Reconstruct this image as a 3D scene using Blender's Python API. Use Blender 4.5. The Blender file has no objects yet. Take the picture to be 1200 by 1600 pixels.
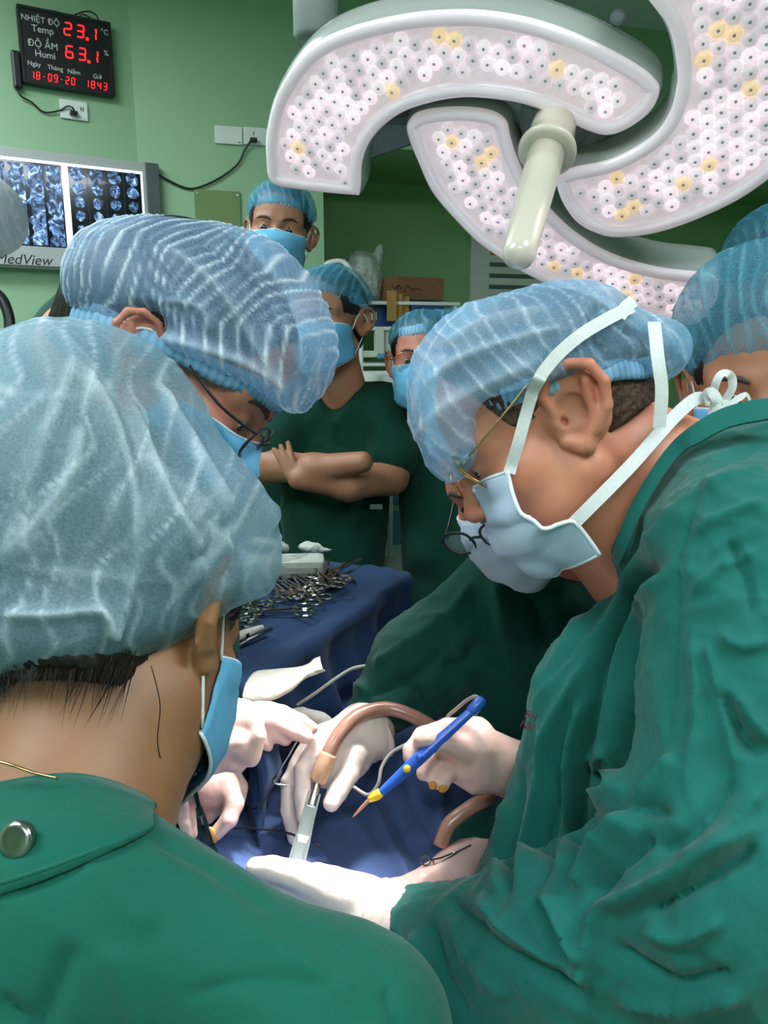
import bpy, bmesh, math, random
import numpy as np
from mathutils import Vector, Matrix

# ---------------------------------------------------------------- camera, light, exposure
SC = bpy.context.scene
COL = SC.collection
FPX = 1200.0
PITCH = math.radians(12.2)
SP, CP = math.sin(PITCH), math.cos(PITCH)
CAM = np.array([0.0, 0.0, 1.48])
AX_R = np.array([1.0, 0, 0]); AX_U = np.array([0, SP, CP]); AX_F = np.array([0, CP, -SP])
cam_d = bpy.data.cameras.new('camera'); cam = bpy.data.objects.new('camera', cam_d); COL.objects.link(cam)
cam.location = CAM; cam.rotation_euler = (math.pi/2 - PITCH, 0, 0)
cam_d.sensor_fit = 'VERTICAL'; cam_d.sensor_height = 24.0; cam_d.lens = 24.0*FPX/1600.0
cam_d.clip_start = 0.02
SC.camera = cam
SC.view_settings.view_transform = 'Standard'; SC.view_settings.look = 'None'
SC.view_settings.gamma = 1.0; SC.view_settings.use_curve_mapping = False
SC.view_settings.exposure = 0.0
w = bpy.data.worlds.new('world'); SC.world = w; w.use_nodes = True
w.node_tree.nodes['Background'].inputs[0].default_value = (.8, .9, .85, 1)
w.node_tree.nodes['Background'].inputs[1].default_value = 0.15
CEIL_POWER = 21.5        # emission of the ceiling panels
SPOT_POWER = 240.0       # each focused beam of the surgical lamp
SPILL_POWER = 10.0       # each petal's wide spill light
SC.cycles.use_adaptive_sampling = True; SC.cycles.adaptive_threshold = .05; SC.cycles.use_denoising = True
SC.cycles.max_bounces = 5; SC.cycles.diffuse_bounces = 3; SC.cycles.glossy_bounces = 2; SC.cycles.transmission_bounces = 3; SC.cycles.transparent_max_bounces = 8
SC.cycles.caustics_reflective = False; SC.cycles.caustics_refractive = False
RND = random.Random(7)
NR = np.random.RandomState(5)

# ---------------------------------------------------------------- helpers
def P(px, py, d):
    return CAM + d*(AX_F + (px-600)/FPX*AX_R + (800-py)/FPX*AX_U)
def cdir(v):
    v = np.asarray(v, float); r = v[0]*AX_R + v[1]*AX_U + v[2]*AX_F
    return r/np.linalg.norm(r)
def proj(V):
    q = np.asarray(V, float) - CAM
    f = q@AX_F
    f = np.where(f < .02, .02, f)
    return 600+FPX*(q@AX_R)/f, 800-FPX*(q@AX_U)/f, f
def on_plane(px, py, p0, n):
    D = AX_F + (px-600)/FPX*AX_R + (800-py)/FPX*AX_U
    t = np.dot(np.asarray(p0)-CAM, n)/np.dot(D, n)
    return CAM + t*D
def on_z(px, py, z): return on_plane(px, py, (0, 0, z), np.array([0, 0, 1.0]))
def lin(c):
    return tuple((x/255/12.92 if x/255 <= .04045 else ((x/255+.055)/1.055)**2.4) for x in c)

def tag(o, label=None, cat=None, group=None, kind=None):
    if label: o['label'] = label
    if cat: o['category'] = cat
    if group: o['group'] = group
    if kind: o['kind'] = kind
    return o
def empty(name, loc, label=None, cat=None, group=None):
    o = bpy.data.objects.new(name, None); COL.objects.link(o); o.location = loc; o.empty_display_size = .05
    return tag(o, label, cat, group)
def link(name, me, mat=None, parent=None, smooth=True):
    o = bpy.data.objects.new(name, me); COL.objects.link(o)
    if mat is not None:
        for m in (mat if isinstance(mat, (list, tuple)) else [mat]): me.materials.append(m)
    if smooth and len(me.polygons): me.polygons.foreach_set('use_smooth', [True]*len(me.polygons))
    if parent is not None:
        o.parent = parent; o.matrix_parent_inverse = world_of(parent).inverted()
    return o
def world_of(p):
    m = Matrix.LocRotScale(p.location, p.rotation_euler, p.scale)
    return m if p.parent is None else world_of(p.parent) @ p.matrix_parent_inverse @ m
def mesh(name, V, Fs, mat=None, parent=None, smooth=True):
    me = bpy.data.meshes.new(name)
    me.from_pydata([tuple(map(float, v)) for v in V], [], [tuple(map(int, f)) for f in Fs]); me.update()
    return link(name, me, mat, parent, smooth)
def bm_obj(name, bm, mat=None, parent=None, smooth=False):
    me = bpy.data.meshes.new(name); bm.normal_update(); bm.to_mesh(me); bm.free()
    return link(name, me, mat, parent, smooth)
def basis(x, y, z):
    return Matrix(((x[0], y[0], z[0]), (x[1], y[1], z[1]), (x[2], y[2], z[2]))).to_4x4()
def box(bm, c, size, R=None, bevel=0.0, mi=0):
    """box centred at c with full size, R = 3x3 (columns = axes)"""
    r = bmesh.ops.create_cube(bm, size=1.0)
    m = Matrix.Translation(Vector(c)) @ (R if R is not None else Matrix.Identity(4)) @ Matrix.Diagonal((*size, 1))
    bmesh.ops.transform(bm, matrix=m, verts=r['verts'])
    fs = {f for v in r['verts'] for f in v.link_faces}
    for f in fs: f.material_index = mi
    if bevel:
        es = list({e for f in fs for e in f.edges})
        bmesh.ops.bevel(bm, geom=es, offset=bevel, segments=2, affect='EDGES', profile=.6)
def box_obj(name, c, size, R, mat, parent=None, bevel=0.0):
    bm = bmesh.new(); box(bm, c, size, R, bevel); return bm_obj(name, bm, mat, parent)
def catmull(pts, n=8, closed=False):
    p = np.asarray(pts, float); out = []
    N = len(p)
    rng = range(N) if closed else range(N-1)
    for i in rng:
        if closed: a, b, c, d = p[(i-1) % N], p[i], p[(i+1) % N], p[(i+2) % N]
        else: a, b, c, d = p[max(i-1, 0)], p[i], p[i+1], p[min(i+2, N-1)]
        for k in range(n):
            t = k/n
            out.append(.5*((2*b)+(-a+c)*t+(2*a-5*b+4*c-d)*t*t+(-a+3*b-3*c+d)*t**3))
    if not closed: out.append(p[-1])
    return np.array(out)
def tube(name, pts, r, mat=None, parent=None, seg=10, n=6, closed=False, caps=True, flat=None):
    """smooth tube through world points; r scalar or list; flat=(w_factor, up) squashes"""
    p = catmull(pts, n, closed) if n > 1 else np.asarray(pts, float)
    rr = np.full(len(p), r) if np.isscalar(r) else np.interp(np.linspace(0, 1, len(p)), np.linspace(0, 1, len(r)), r)
    T = np.gradient(p, axis=0) if not closed else np.roll(p, -1, 0)-np.roll(p, 1, 0)
    T /= np.linalg.norm(T, axis=1)[:, None]+1e-12
    u = np.cross(T[0], [0, 0, 1.0])
    if np.linalg.norm(u) < .1: u = np.cross(T[0], [1.0, 0, 0])
    V, Fs = [], []
    for i in range(len(p)):
        u = u - T[i]*np.dot(u, T[i]); u /= np.linalg.norm(u); v = np.cross(T[i], u)
        for k in range(seg):
            a = 2*math.pi*k/seg
            V.append(p[i]+rr[i]*(math.cos(a)*u+math.sin(a)*v))
    L = len(p)
    for i in range(L if closed else L-1):
        j = (i+1) % L
        for k in range(seg):
            Fs.append((i*seg+k, i*seg+(k+1) % seg, j*seg+(k+1) % seg, j*seg+k))
    if caps and not closed:
        Fs.append(tuple(range(seg))[::-1]); Fs.append(tuple((L-1)*seg+k for k in range(seg)))
    return mesh(name, V, Fs, mat, parent)
def ribbon(name, pts, width, mat=None, parent=None, n=8, thick=.0008, face=None, wave=0, smooth=True):
    """flat band of real thickness facing `face` (default: horizontally towards the front)"""
    p = catmull(pts, n); L = len(p)
    T = np.gradient(p, axis=0); T /= np.linalg.norm(T, axis=1)[:, None]+1e-12
    f = -AX_F if face is None else np.asarray(face, float)
    ww = np.full(L, width) if np.isscalar(width) else np.interp(np.linspace(0, 1, L), np.linspace(0, 1, len(width)), width)
    V, Fs = [], []
    for i in range(L):
        ff = f[i*len(f)//L] if f.ndim == 2 else f
        W = np.cross(T[i], ff); W /= np.linalg.norm(W)+1e-12
        nn = np.cross(W, T[i])
        off = nn*wave*math.sin(i*1.7)
        for s, t in ((-1, -1), (1, -1), (1, 1), (-1, 1)):
            V.append(p[i]+off+W*s*ww[i]/2+nn*t*thick/2)
    for i in range(L-1):
        for k in range(4):
            Fs.append((i*4+k, i*4+(k+1) % 4, (i+1)*4+(k+1) % 4, (i+1)*4+k))
    Fs.append((3, 2, 1, 0)); Fs.append(tuple((L-1)*4+k for k in range(4)))
    return mesh(name, V, Fs, mat, parent, smooth=False)
def lathe(bm, prof, c, axis, seg=20, mi=0):
    """prof: list of (r, h) along axis from c"""
    ax = np.asarray(axis, float); ax /= np.linalg.norm(ax)
    u = np.cross(ax, [0, 0, 1.0]); u = u if np.linalg.norm(u) > .1 else np.cross(ax, [1.0, 0, 0]); u /= np.linalg.norm(u)
    v = np.cross(ax, u); rings = []
    for r, h in prof:
        rings.append([bm.verts.new(np.asarray(c)+ax*h+r*(math.cos(2*math.pi*k/seg)*u+math.sin(2*math.pi*k/seg)*v)) for k in range(seg)])
    for a, b in zip(rings, rings[1:]):
        for k in range(seg):
            f = bm.faces.new((a[k], a[(k+1) % seg], b[(k+1) % seg], b[k])); f.material_index = mi
    for r in (rings[0][::-1], rings[-1]):
        f = bm.faces.new(r); f.material_index = mi
def text_obj(name, body, size, origin, X, Y, mat, parent=None, depth=.0008, align='LEFT', shear=0.0):
    cu = bpy.data.curves.new(name, 'FONT'); cu.body = body; cu.size = size; cu.extrude = depth; cu.align_x = align; cu.shear = shear
    o = bpy.data.objects.new(name, cu); COL.objects.link(o)
    dg = bpy.context.evaluated_depsgraph_get()
    me = bpy.data.meshes.new_from_object(o.evaluated_get(dg))
    bpy.data.objects.remove(o)
    X = np.asarray(X)/np.linalg.norm(X); Y = np.asarray(Y)/np.linalg.norm(Y); Z = np.cross(X, Y)
    me.transform(Matrix.Translation(Vector(origin)) @ basis(X, Y, Z))
    me.materials.clear()
    return link(name, me, mat, parent, smooth=False)

# ---------------------------------------------------------------- materials
def nn(nt, t, **kw):
    n = nt.nodes.new(t)
    for k, v in kw.items(): setattr(n, k, v)
    return n
def M(name, col, rough=.5, metal=0.0, var=None, bump=None, bump2=None, sheen=0.0, sss=0.0, trans=0.0, emit=None, coat=0.0, alpha=1.0, spec=.5):
    """procedural principled material. var=(scale, amount, colour2) bump=(scale, strength, distance)"""
    m = bpy.data.materials.new(name); m.use_nodes = True; nt = m.node_tree; b = nt.nodes['Principled BSDF']
    c = lin(col); b.inputs['Base Color'].default_value = (*c, 1); b.inputs['Roughness'].default_value = rough
    b.inputs['Metallic'].default_value = metal; b.inputs['Specular IOR Level'].default_value = spec
    if sheen: b.inputs['Sheen Weight'].default_value = sheen
    if sss:
        b.inputs['Subsurface Weight'].default_value = sss; b.inputs['Subsurface Scale'].default_value = .012
        b.inputs['Subsurface Radius'].default_value = (1, .35, .2)
    if trans: b.inputs['Transmission Weight'].default_value = trans
    if coat: b.inputs['Coat Weight'].default_value = coat
    if alpha < 1: b.inputs['Alpha'].default_value = alpha
    if emit: b.inputs['Emission Color'].default_value = (*lin(emit[0]), 1); b.inputs['Emission Strength'].default_value = emit[1]
    tc = nn(nt, 'ShaderNodeTexCoord')
    if var:
        no = nn(nt, 'ShaderNodeTexNoise'); no.inputs['Scale'].default_value = var[0]; no.inputs['Detail'].default_value = 4
        nt.links.new(tc.outputs['Object'], no.inputs['Vector'])
        mx = nn(nt, 'ShaderNodeMix', data_type='RGBA')
        c2 = lin(var[2]) if len(var) > 2 else tuple(x*.6 for x in c)
        mx.inputs[6].default_value = (*c, 1); mx.inputs[7].default_value = (*c2, 1)
        rp = nn(nt, 'ShaderNodeMapRange'); rp.inputs[1].default_value = .35; rp.inputs[2].default_value = .7; rp.inputs[4].default_value = var[1]
        nt.links.new(no.outputs['Fac'], rp.inputs[0]); nt.links.new(rp.outputs[0], mx.inputs[0]); nt.links.new(mx.outputs[2], b.inputs['Base Color'])
    prev = None
    for bp in (bump, bump2):
        if not bp: continue
        no = nn(nt, 'ShaderNodeTexNoise'); no.inputs['Scale'].default_value = bp[0]; no.inputs['Detail'].default_value = 3
        mp = nn(nt, 'ShaderNodeMapping'); mp.inputs['Scale'].default_value = bp[3] if len(bp) > 3 else (1, 1, 1)
        nt.links.new(tc.outputs['Object'], mp.inputs[0]); nt.links.new(mp.outputs[0], no.inputs['Vector'])
        bu = nn(nt, 'ShaderNodeBump'); bu.inputs['Strength'].default_value = bp[1]; bu.inputs['Distance'].default_value = bp[2]
        nt.links.new(no.outputs['Fac'], bu.inputs['Height'])
        if prev: nt.links.new(prev.outputs[0], bu.inputs['Normal'])
        prev = bu
    if prev: nt.links.new(prev.outputs[0], b.inputs['Normal'])
    return m
def cap_mat(name, base, ridge, opac=.55, trl=.35):
    """thin pleated non-woven: the pleats (attribute 'pleat') lie double, so they are whiter and closer"""
    m = bpy.data.materials.new(name); m.use_nodes = True; nt = m.node_tree; nt.nodes.clear()
    out = nn(nt, 'ShaderNodeOutputMaterial')
    at = nn(nt, 'ShaderNodeAttribute', attribute_name='pleat')
    tc = nn(nt, 'ShaderNodeTexCoord')
    no = nn(nt, 'ShaderNodeTexNoise'); no.inputs['Scale'].default_value = 620; no.inputs['Detail'].default_value = 2
    mp = nn(nt, 'ShaderNodeMapping'); mp.inputs['Scale'].default_value = (1, .35, 1)
    nt.links.new(tc.outputs['Object'], mp.inputs[0]); nt.links.new(mp.outputs[0], no.inputs['Vector'])
    mx = nn(nt, 'ShaderNodeMix', data_type='RGBA')
    mx.inputs[6].default_value = (*lin(base), 1); mx.inputs[7].default_value = (*lin(ridge), 1)
    nt.links.new(at.outputs['Fac'], mx.inputs[0])
    df = nn(nt, 'ShaderNodeBsdfDiffuse'); tr = nn(nt, 'ShaderNodeBsdfTranslucent'); gl = nn(nt, 'ShaderNodeBsdfGlossy'); gl.inputs['Roughness'].default_value = .45
    for s in (df, tr): nt.links.new(mx.outputs[2], s.inputs['Color'])
    bu = nn(nt, 'ShaderNodeBump'); bu.inputs['Strength'].default_value = .25; bu.inputs['Distance'].default_value = .001
    nt.links.new(no.outputs['Fac'], bu.inputs['Height'])
    for s in (df, tr, gl): nt.links.new(bu.outputs[0], s.inputs['Normal'])
    m1 = nn(nt, 'ShaderNodeMixShader'); m1.inputs[0].default_value = trl
    nt.links.new(df.outputs[0], m1.inputs[1]); nt.links.new(tr.outputs[0], m1.inputs[2])
    m2 = nn(nt, 'ShaderNodeMixShader'); m2.inputs[0].default_value = .05
    nt.links.new(m1.outputs[0], m2.inputs[1]); nt.links.new(gl.outputs[0], m2.inputs[2])
    tp = nn(nt, 'ShaderNodeBsdfTransparent')
    # opacity = opac + noise + pleat
    a1 = nn(nt, 'ShaderNodeMath', operation='MULTIPLY_ADD'); a1.inputs[1].default_value = .6; a1.inputs[2].default_value = opac-.30
    nt.links.new(no.outputs['Fac'], a1.inputs[0])
    a2 = nn(nt, 'ShaderNodeMath', operation='MULTIPLY_ADD', use_clamp=True); a2.inputs[1].default_value = .55
    nt.links.new(at.outputs['Fac'], a2.inputs[0]); nt.links.new(a1.outputs[0], a2.inputs[2])
    m3 = nn(nt, 'ShaderNodeMixShader'); nt.links.new(a2.outputs[0], m3.inputs[0]); nt.links.new(tp.outputs[0], m3.inputs[1]); nt.links.new(m2.outputs[0], m3.inputs[2])
    nt.links.new(m3.outputs[0], out.inputs[0])
    return m

MT = dict(
    wall=M('green_wall_paint', (150, 186, 148), .42, var=(1.1, .25, (142, 180, 142)), bump=(220, .05, .001)),
    alcove=M('alcove_green_paint', (132, 176, 120), .5, var=(1.2, .3, (124, 168, 114)), bump=(220, .05, .001)),
    floor=M('floor_vinyl', (120, 140, 130), .35, var=(3, .4)),
    ceil=M('ceiling_paint', (215, 225, 218), .8, var=(2, .1), bump=(150, .05, .001)),
    panel=M('ceiling_diffuser', (255, 255, 255), .5, emit=((236, 248, 255), CEIL_POWER)),
    gown=M('surgical_green_cotton', (17, 94, 78), .86, var=(9, .5, (12, 80, 68)), bump=(900, .25, .0006), bump2=(45, .35, .005, (1, 1, .45)), sheen=.12, spec=.2),
    gown_b=M('teal_green_cotton', (26, 104, 94), .86, var=(7, .55, (15, 86, 78)), bump=(900, .25, .0006), bump2=(42, .5, .006, (1, 1, .45)), sheen=.14, spec=.2),
    gown_d=M('dark_green_cotton', (12, 68, 58), .88, var=(9, .5, (8, 54, 47)), bump=(900, .25, .0006), bump2=(50, .22, .004, (1, 1, .5)), sheen=.08, spec=.2),
    scrub=M('scrub_green_cotton', (10, 58, 44), .88, var=(7, .5, (8, 48, 37)), bump=(700, .2, .0006), bump2=(40, .25, .004), sheen=.05, spec=.2),
    skin=M('light_skin', (204, 134, 108), .46, var=(28, .6, (190, 108, 88)), bump=(420, .12, .0006), sss=.12),
    skin_b=M('warm_skin', (214, 144, 112), .46, var=(22, .7, (200, 112, 88)), bump=(420, .12, .0006), sss=.12),
    skin_n=M('shaded_neck_skin', (158, 110, 74), .5, var=(20, .5, (128, 88, 58)), bump=(420, .12, .0006), sss=.08),  # shade on the nape is put into this darker, yellower skin colour
    skin_d=M('tan_skin', (168, 116, 86), .5, var=(26, .45, (140, 92, 66)), bump=(420, .12, .0006), sss=.1),
    hair=M('black_hair', (26, 21, 20), .42, var=(90, .6, (44, 36, 33)), bump=(300, .5, .002, (1, 1, .12)), spec=.3),
    stubble=M('cropped_hair', (104, 78, 64), .6, var=(260, .95, (34, 28, 25)), bump=(500, .6, .002), spec=.25),
    brow=M('eyebrow_hair', (44, 32, 28), .6, var=(300, .6, (90, 62, 50)), bump=(600, .5, .001)),
    eye_w=M('eye_white', (214, 204, 196), .2, var=(60, .3, (205, 178, 168)), coat=.4),
    iris=M('dark_iris', (32, 21, 16), .15, var=(200, .5, (54, 34, 22)), coat=.6),
    glove=M('latex_glove', (214, 180, 170), .42, var=(30, .5, (200, 162, 152)), bump=(170, .25, .0015), bump2=(60, .2, .003, (1, .4, 1)), sss=.08),
    glove_w=M('white_latex_glove', (228, 212, 202), .42, var=(30, .4, (218, 198, 186)), bump=(170, .25, .0015), bump2=(60, .25, .003, (1, .4, 1)), sss=.06),
    stain=M('orange_stain', (196, 140, 62), .45, var=(120, .6, (150, 92, 40))),
    mask=M('pale_blue_mask', (208, 226, 246), .75, var=(60, .4, (182, 206, 232)), bump=(900, .25, .0005), sheen=.1, spec=.2),
    mask_b=M('blue_mask', (108, 178, 214), .75, var=(60, .4, (92, 162, 200)), bump=(900, .25, .0005), spec=.2),
    mask_edge=M('white_mask_hem', (232, 238, 244), .75, bump=(1200, .4, .0006)),
    strap=M('white_strap', (238, 238, 234), .8, var=(700, .5, (206, 208, 206)), bump=(900, .6, .0008)),
    band=cap_mat('cap_elastic', (116, 182, 226), (190, 222, 240), .9, .25),
    cap_r=cap_mat('sky_blue_cap', (140, 192, 226), (250, 253, 255), .52, .35),
    cap_l=cap_mat('pleated_blue_cap', (140, 180, 214), (238, 247, 254), .46, .35),
    cap_f=cap_mat('grey_blue_cap', (150, 188, 204), (228, 240, 246), .60, .4),
    cap_t=cap_mat('teal_blue_cap', (84, 162, 190), (140, 206, 224), .50, .3),
    cap_g=cap_mat('frosted_cap', (180, 190, 196), (226, 232, 236), .75, .4),
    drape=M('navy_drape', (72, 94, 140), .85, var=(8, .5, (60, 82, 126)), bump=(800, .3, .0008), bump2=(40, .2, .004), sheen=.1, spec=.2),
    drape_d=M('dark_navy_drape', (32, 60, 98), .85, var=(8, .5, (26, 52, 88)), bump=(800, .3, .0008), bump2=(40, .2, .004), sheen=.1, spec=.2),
    steel=M('steel', (168, 168, 166), .22, metal=1.0, var=(60, .3, (150, 150, 148)), bump=(300, .05, .0004)),
    gold=M('gold_metal', (214, 180, 120), .25, metal=1.0, var=(60, .2)),
    black=M('black_plastic', (16, 17, 19), .38, var=(40, .3, (24, 25, 27)), bump=(300, .06, .0004)),
    blackm=M('matte_black', (10, 11, 12), .6, var=(30, .3)),
    lensg=M('spectacle_glass', (225, 228, 232), .03, trans=1.0, alpha=.22, var=(5, .05)),
    white=M('white_plastic', (225, 228, 224), .4, var=(20, .2, (210, 214, 210)), bump=(200, .03, .0004)),
    grey=M('grey_enamel', (176, 178, 176), .35, var=(12, .3, (164, 166, 166))),
    dgrey=M('dark_grey_enamel', (88, 96, 96), .4, var=(12, .3)),
    olive=M('olive_metal', (112, 138, 84), .45, var=(12, .3, (102, 128, 78))),
    lamp=M('lamp_shell_enamel', (172, 176, 170), .22, var=(10, .15, (162, 168, 162)), coat=.3),
    lampd=M('lamp_shell_grey', (150, 156, 152), .3, var=(10, .2, (138, 146, 142)), coat=.2),
    rim=M('lamp_rim_plastic', (232, 224, 230), .16, var=(22, .4, (214, 204, 212)), bump=(40, .15, .003), coat=.6, emit=((255, 232, 238), .26)),
    ledbase=M('led_reflector', (220, 206, 210), .25, var=(45, .6, (188, 174, 180)), bump=(90, .5, .004), emit=((255, 236, 240), .42)),
    led=M('led_lens_plastic', (230, 222, 226), .1, var=(70, .7, (190, 180, 186)), emit=((255, 240, 244), .62), coat=.8),
    ledwarm=M('led_warm_lens', (255, 226, 178), .12, var=(70, .4, (230, 190, 140)), emit=((255, 222, 170), .55), coat=.6),
    leddot=M('led_socket', (168, 152, 158), .4, var=(50, .4)),
    cover=M('clear_lamp_cover', (255, 250, 252), .06, alpha=.14, bump=(26, .6, .006, (1, 1, .3)), spec=1.0, var=(4, .05)),
    handle=M('handle_plastic', (214, 204, 186), .25, var=(14, .2, (200, 190, 174)), coat=.5, sss=.1),
    red=M('red_led', (255, 40, 40), .4, emit=((255, 26, 34), 3.2), var=(40, .1)),
    lettering=M('white_print', (214, 216, 212), .6, var=(60, .1)),
    film=M('exposed_film', (10, 13, 22), .12, var=(30, .5, (18, 24, 38)), coat=.3),
    backlight=M('viewer_backlight', (240, 246, 255), .4, emit=((236, 244, 255), 1.05), var=(4, .05)),
    card=M('cardboard', (132, 92, 60), .8, var=(16, .4, (116, 80, 52)), bump=(120, .2, .001)),
    ink=M('dark_ink', (38, 30, 28), .7, var=(60, .2)),
    bluebox=M('blue_crate_plastic', (34, 66, 122), .4, var=(14, .4, (26, 50, 98))),
    bluetray=M('light_blue_plastic', (84, 160, 190), .4, var=(14, .3, (70, 144, 176))),
    paper=M('paper', (208, 212, 200), .8, var=(20, .3, (190, 196, 184)), bump=(60, .15, .002)),
    kraft=M('kraft_paper', (176, 136, 70), .8, var=(20, .4, (150, 110, 52)), bump=(60, .2, .002)),
    poly=M('clear_polythene', (214, 222, 214), .25, var=(30, .6, (150, 168, 150)), alpha=.55, bump=(45, .9, .01), spec=.8),
    gauze=M('gauze', (196, 198, 188), .85, var=(40, .5, (172, 176, 166)), bump=(500, .5, .001), bump2=(60, .4, .004)),
    hose=M('amber_rubber_hose', (148, 108, 92), .3, var=(14, .7, (168, 132, 108)), coat=.4, sss=.2),
    hoseend=M('pale_rubber', (184, 148, 118), .35, var=(20, .4, (166, 128, 100)), coat=.3, sss=.2),
    cable=M('grey_cable', (150, 146, 142), .4, var=(30, .2)),
    penblue=M('blue_pen_plastic', (44, 92, 190), .3, var=(20, .2, (36, 80, 172)), coat=.3),
    yellow=M('yellow_plastic', (246, 196, 50), .35, var=(30, .2)),
    redthread=M('dark_red_thread', (112, 50, 64), .8, var=(200, .4)),
    thread=M('black_thread', (16, 16, 22), .7, var=(100, .3)),
)

from mathutils.geometry import delaunay_2d_cdt
# ---------------------------------------------------------------- the room
def struct(o): o['kind'] = 'structure'; return o
H = 3.0
A_P = np.array([-1.38, 3.30, 0]); A_D = np.array([.857, .515, 0]); A_D /= np.linalg.norm(A_D)
FOLD = A_P + .391*A_D
B_D = np.array([.96, .28, 0]); B_D /= np.linalg.norm(B_D)
A_N = np.array([A_D[1], -A_D[0], 0]); B_N = np.array([B_D[1], -B_D[0], 0])      # facing the room
A_START = A_P + A_D*((-3.0-A_P[0])/A_D[0])
B_END = FOLD + B_D*((3.7-FOLD[0])/B_D[0])
UP = np.array([0, 0, 1.0])
def wall_slab(name, a, b, z0, z1, nrm, mat, t=.12):
    a, b = np.asarray(a, float)[:2], np.asarray(b, float)[:2]; bk = -np.asarray(nrm)[:2]*t
    V = [np.array([*q[:2], z]) for z in (z0, z1) for q in (a, b, b+bk, a+bk)]
    return struct(mesh(name, V, [(0, 1, 2, 3), (7, 6, 5, 4), (0, 4, 5, 1), (1, 5, 6, 2), (2, 6, 7, 3), (3, 7, 4, 0)], mat, None, False))
ALC_T0 = .80; ALC_Z = 2.37; ALC_DEPTH = .75
alc0 = FOLD + B_D*ALC_T0
wall_slab('wall_left', A_START, FOLD, 0, H, A_N, MT['wall'])
wall_slab('wall_back', FOLD, alc0, 0, H, B_N, MT['wall'], .10)
wall_slab('wall_back_bulkhead', alc0, B_END, ALC_Z, H, B_N, MT['wall'], .30)
ab0 = alc0 - B_N*ALC_DEPTH; ab1 = B_END - B_N*ALC_DEPTH
wall_slab('wall_alcove_back', ab0, ab1, 0, H, B_N, MT['alcove'])
wall_slab('wall_alcove_side', alc0-B_N*.10, ab0, 0, H, B_D, MT['alcove'], .1)
wall_slab('ceiling_alcove', alc0-B_N*.3, B_END-B_N*.3, ALC_Z, ALC_Z+.05, B_N, MT['alcove'], ALC_DEPTH-.3)
Y0 = -2.6
wall_slab('wall_side_left', (-3.0, Y0), (-3.0, A_START[1]), 0, H, (1, 0, 0), MT['wall'])
wall_slab('wall_side_right', (3.7, Y0), (3.7, 6.0), 0, H, (-1, 0, 0), MT['wall'])
wall_slab('wall_front', (-3.0, Y0), (3.7, Y0), 0, H, (0, 1, 0), MT['wall'])
struct(box_obj('floor', (.35, 1.8, -.05), (7.4, 9.2, .1), None, MT['floor']))
struct(box_obj('ceiling', (.35, 1.8, H+.05), (7.4, 9.2, .1), None, MT['ceil']))
for i, (x, y, lab) in enumerate(((-1.5, .1, 'recessed ceiling light panel over the left of the room'), (1.4, -.2, 'recessed ceiling light panel over the right of the room'), (-1.5, 1.9, 'recessed ceiling light panel near the left wall'), (0, -1.5, 'recessed ceiling light panel at the near end of the room'))):
    t = empty('ceiling_light', (x, y, H-.03), lab, 'ceiling light', 'ceiling light panels')
    bm = bmesh.new()
    for s, a, b in ((-1, 1.26, .03), (1, 1.26, .03)): box(bm, (x, y+s*.315, H-.015), (a, b, .03))
    for s in (-1, 1): box(bm, (x+s*.615, y, H-.015), (.03, .60, .03))
    bm_obj('frame', bm, MT['white'], t)
    box_obj('diffuser', (x, y, H-.012), (1.2, .6, .016), None, MT['panel'], t)

# ---------------------------------------------------------------- things on the wall
def a_pt(px, py, off=0.0): return on_plane(px, py, FOLD + A_N*off, A_N)
def b_pt(px, py, off=0.0): return on_plane(px, py, FOLD + B_N*off, B_N)
RA = basis(A_D, UP, np.cross(A_D, UP)); RB = basis(B_D, UP, np.cross(B_D, UP))     # third axis = towards the room
NA = np.cross(A_D, UP); NB = np.cross(B_D, UP)
# -- LED clock
c = a_pt(103, 86); W = np.linalg.norm(a_pt(175, 100)-a_pt(31, 75)); Hh = 1.03*abs(a_pt(103, 143)[2]-a_pt(103, 30)[2])
ck = empty('wall_clock', c, 'black wall clock with red digits showing temperature and humidity', 'clock')
box_obj('case', c+NA*.02, (W, Hh, .04), RA, MT['black'], ck, .008)
ft = c+NA*.0415
bm = bmesh.new()
for s in (-1, 1):
    box(bm, ft+UP*s*(Hh/2-.006), (W-.004, .012, .006), RA, .002); box(bm, ft+A_D*s*(W/2-.006), (.012, Hh-.004, .006), RA, .002)
bm_obj('bezel', bm, MT['blackm'], ck)
def ck_p(u, v, o=0.0): return ft + A_D*(u-.5)*W + UP*(.5-v)*Hh + NA*o      # u right, v down, 0..1
def ck_t(s, u, v, sz): text_obj('lettering', s, sz*Hh, ck_p(u, v, .001), A_D, UP, MT['lettering'], ck, .0005, 'CENTER')
ck_t('NHIỆT ĐỘ', .235, .19, .108); ck_t('Temp', .25, .315, .125); ck_t('ĐỘ ẨM', .24, .51, .125); ck_t('Humi', .255, .635, .125)
ck_t('Ngày', .13, .765, .085); ck_t('Tháng', .35, .775, .085); ck_t('Năm', .55, .785, .085); ck_t('Giờ', .81, .795, .085)
ck_t('°C', .925, .18, .1); ck_t('%', .925, .46, .1)
SEG = {'0': 'abcdef', '1': 'bc', '2': 'abged', '3': 'abgcd', '4': 'fgbc', '5': 'afgcd', '6': 'afgedc', '7': 'abc', '8': 'abcdefg', '9': 'abcdfg', '-': 'g'}
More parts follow.
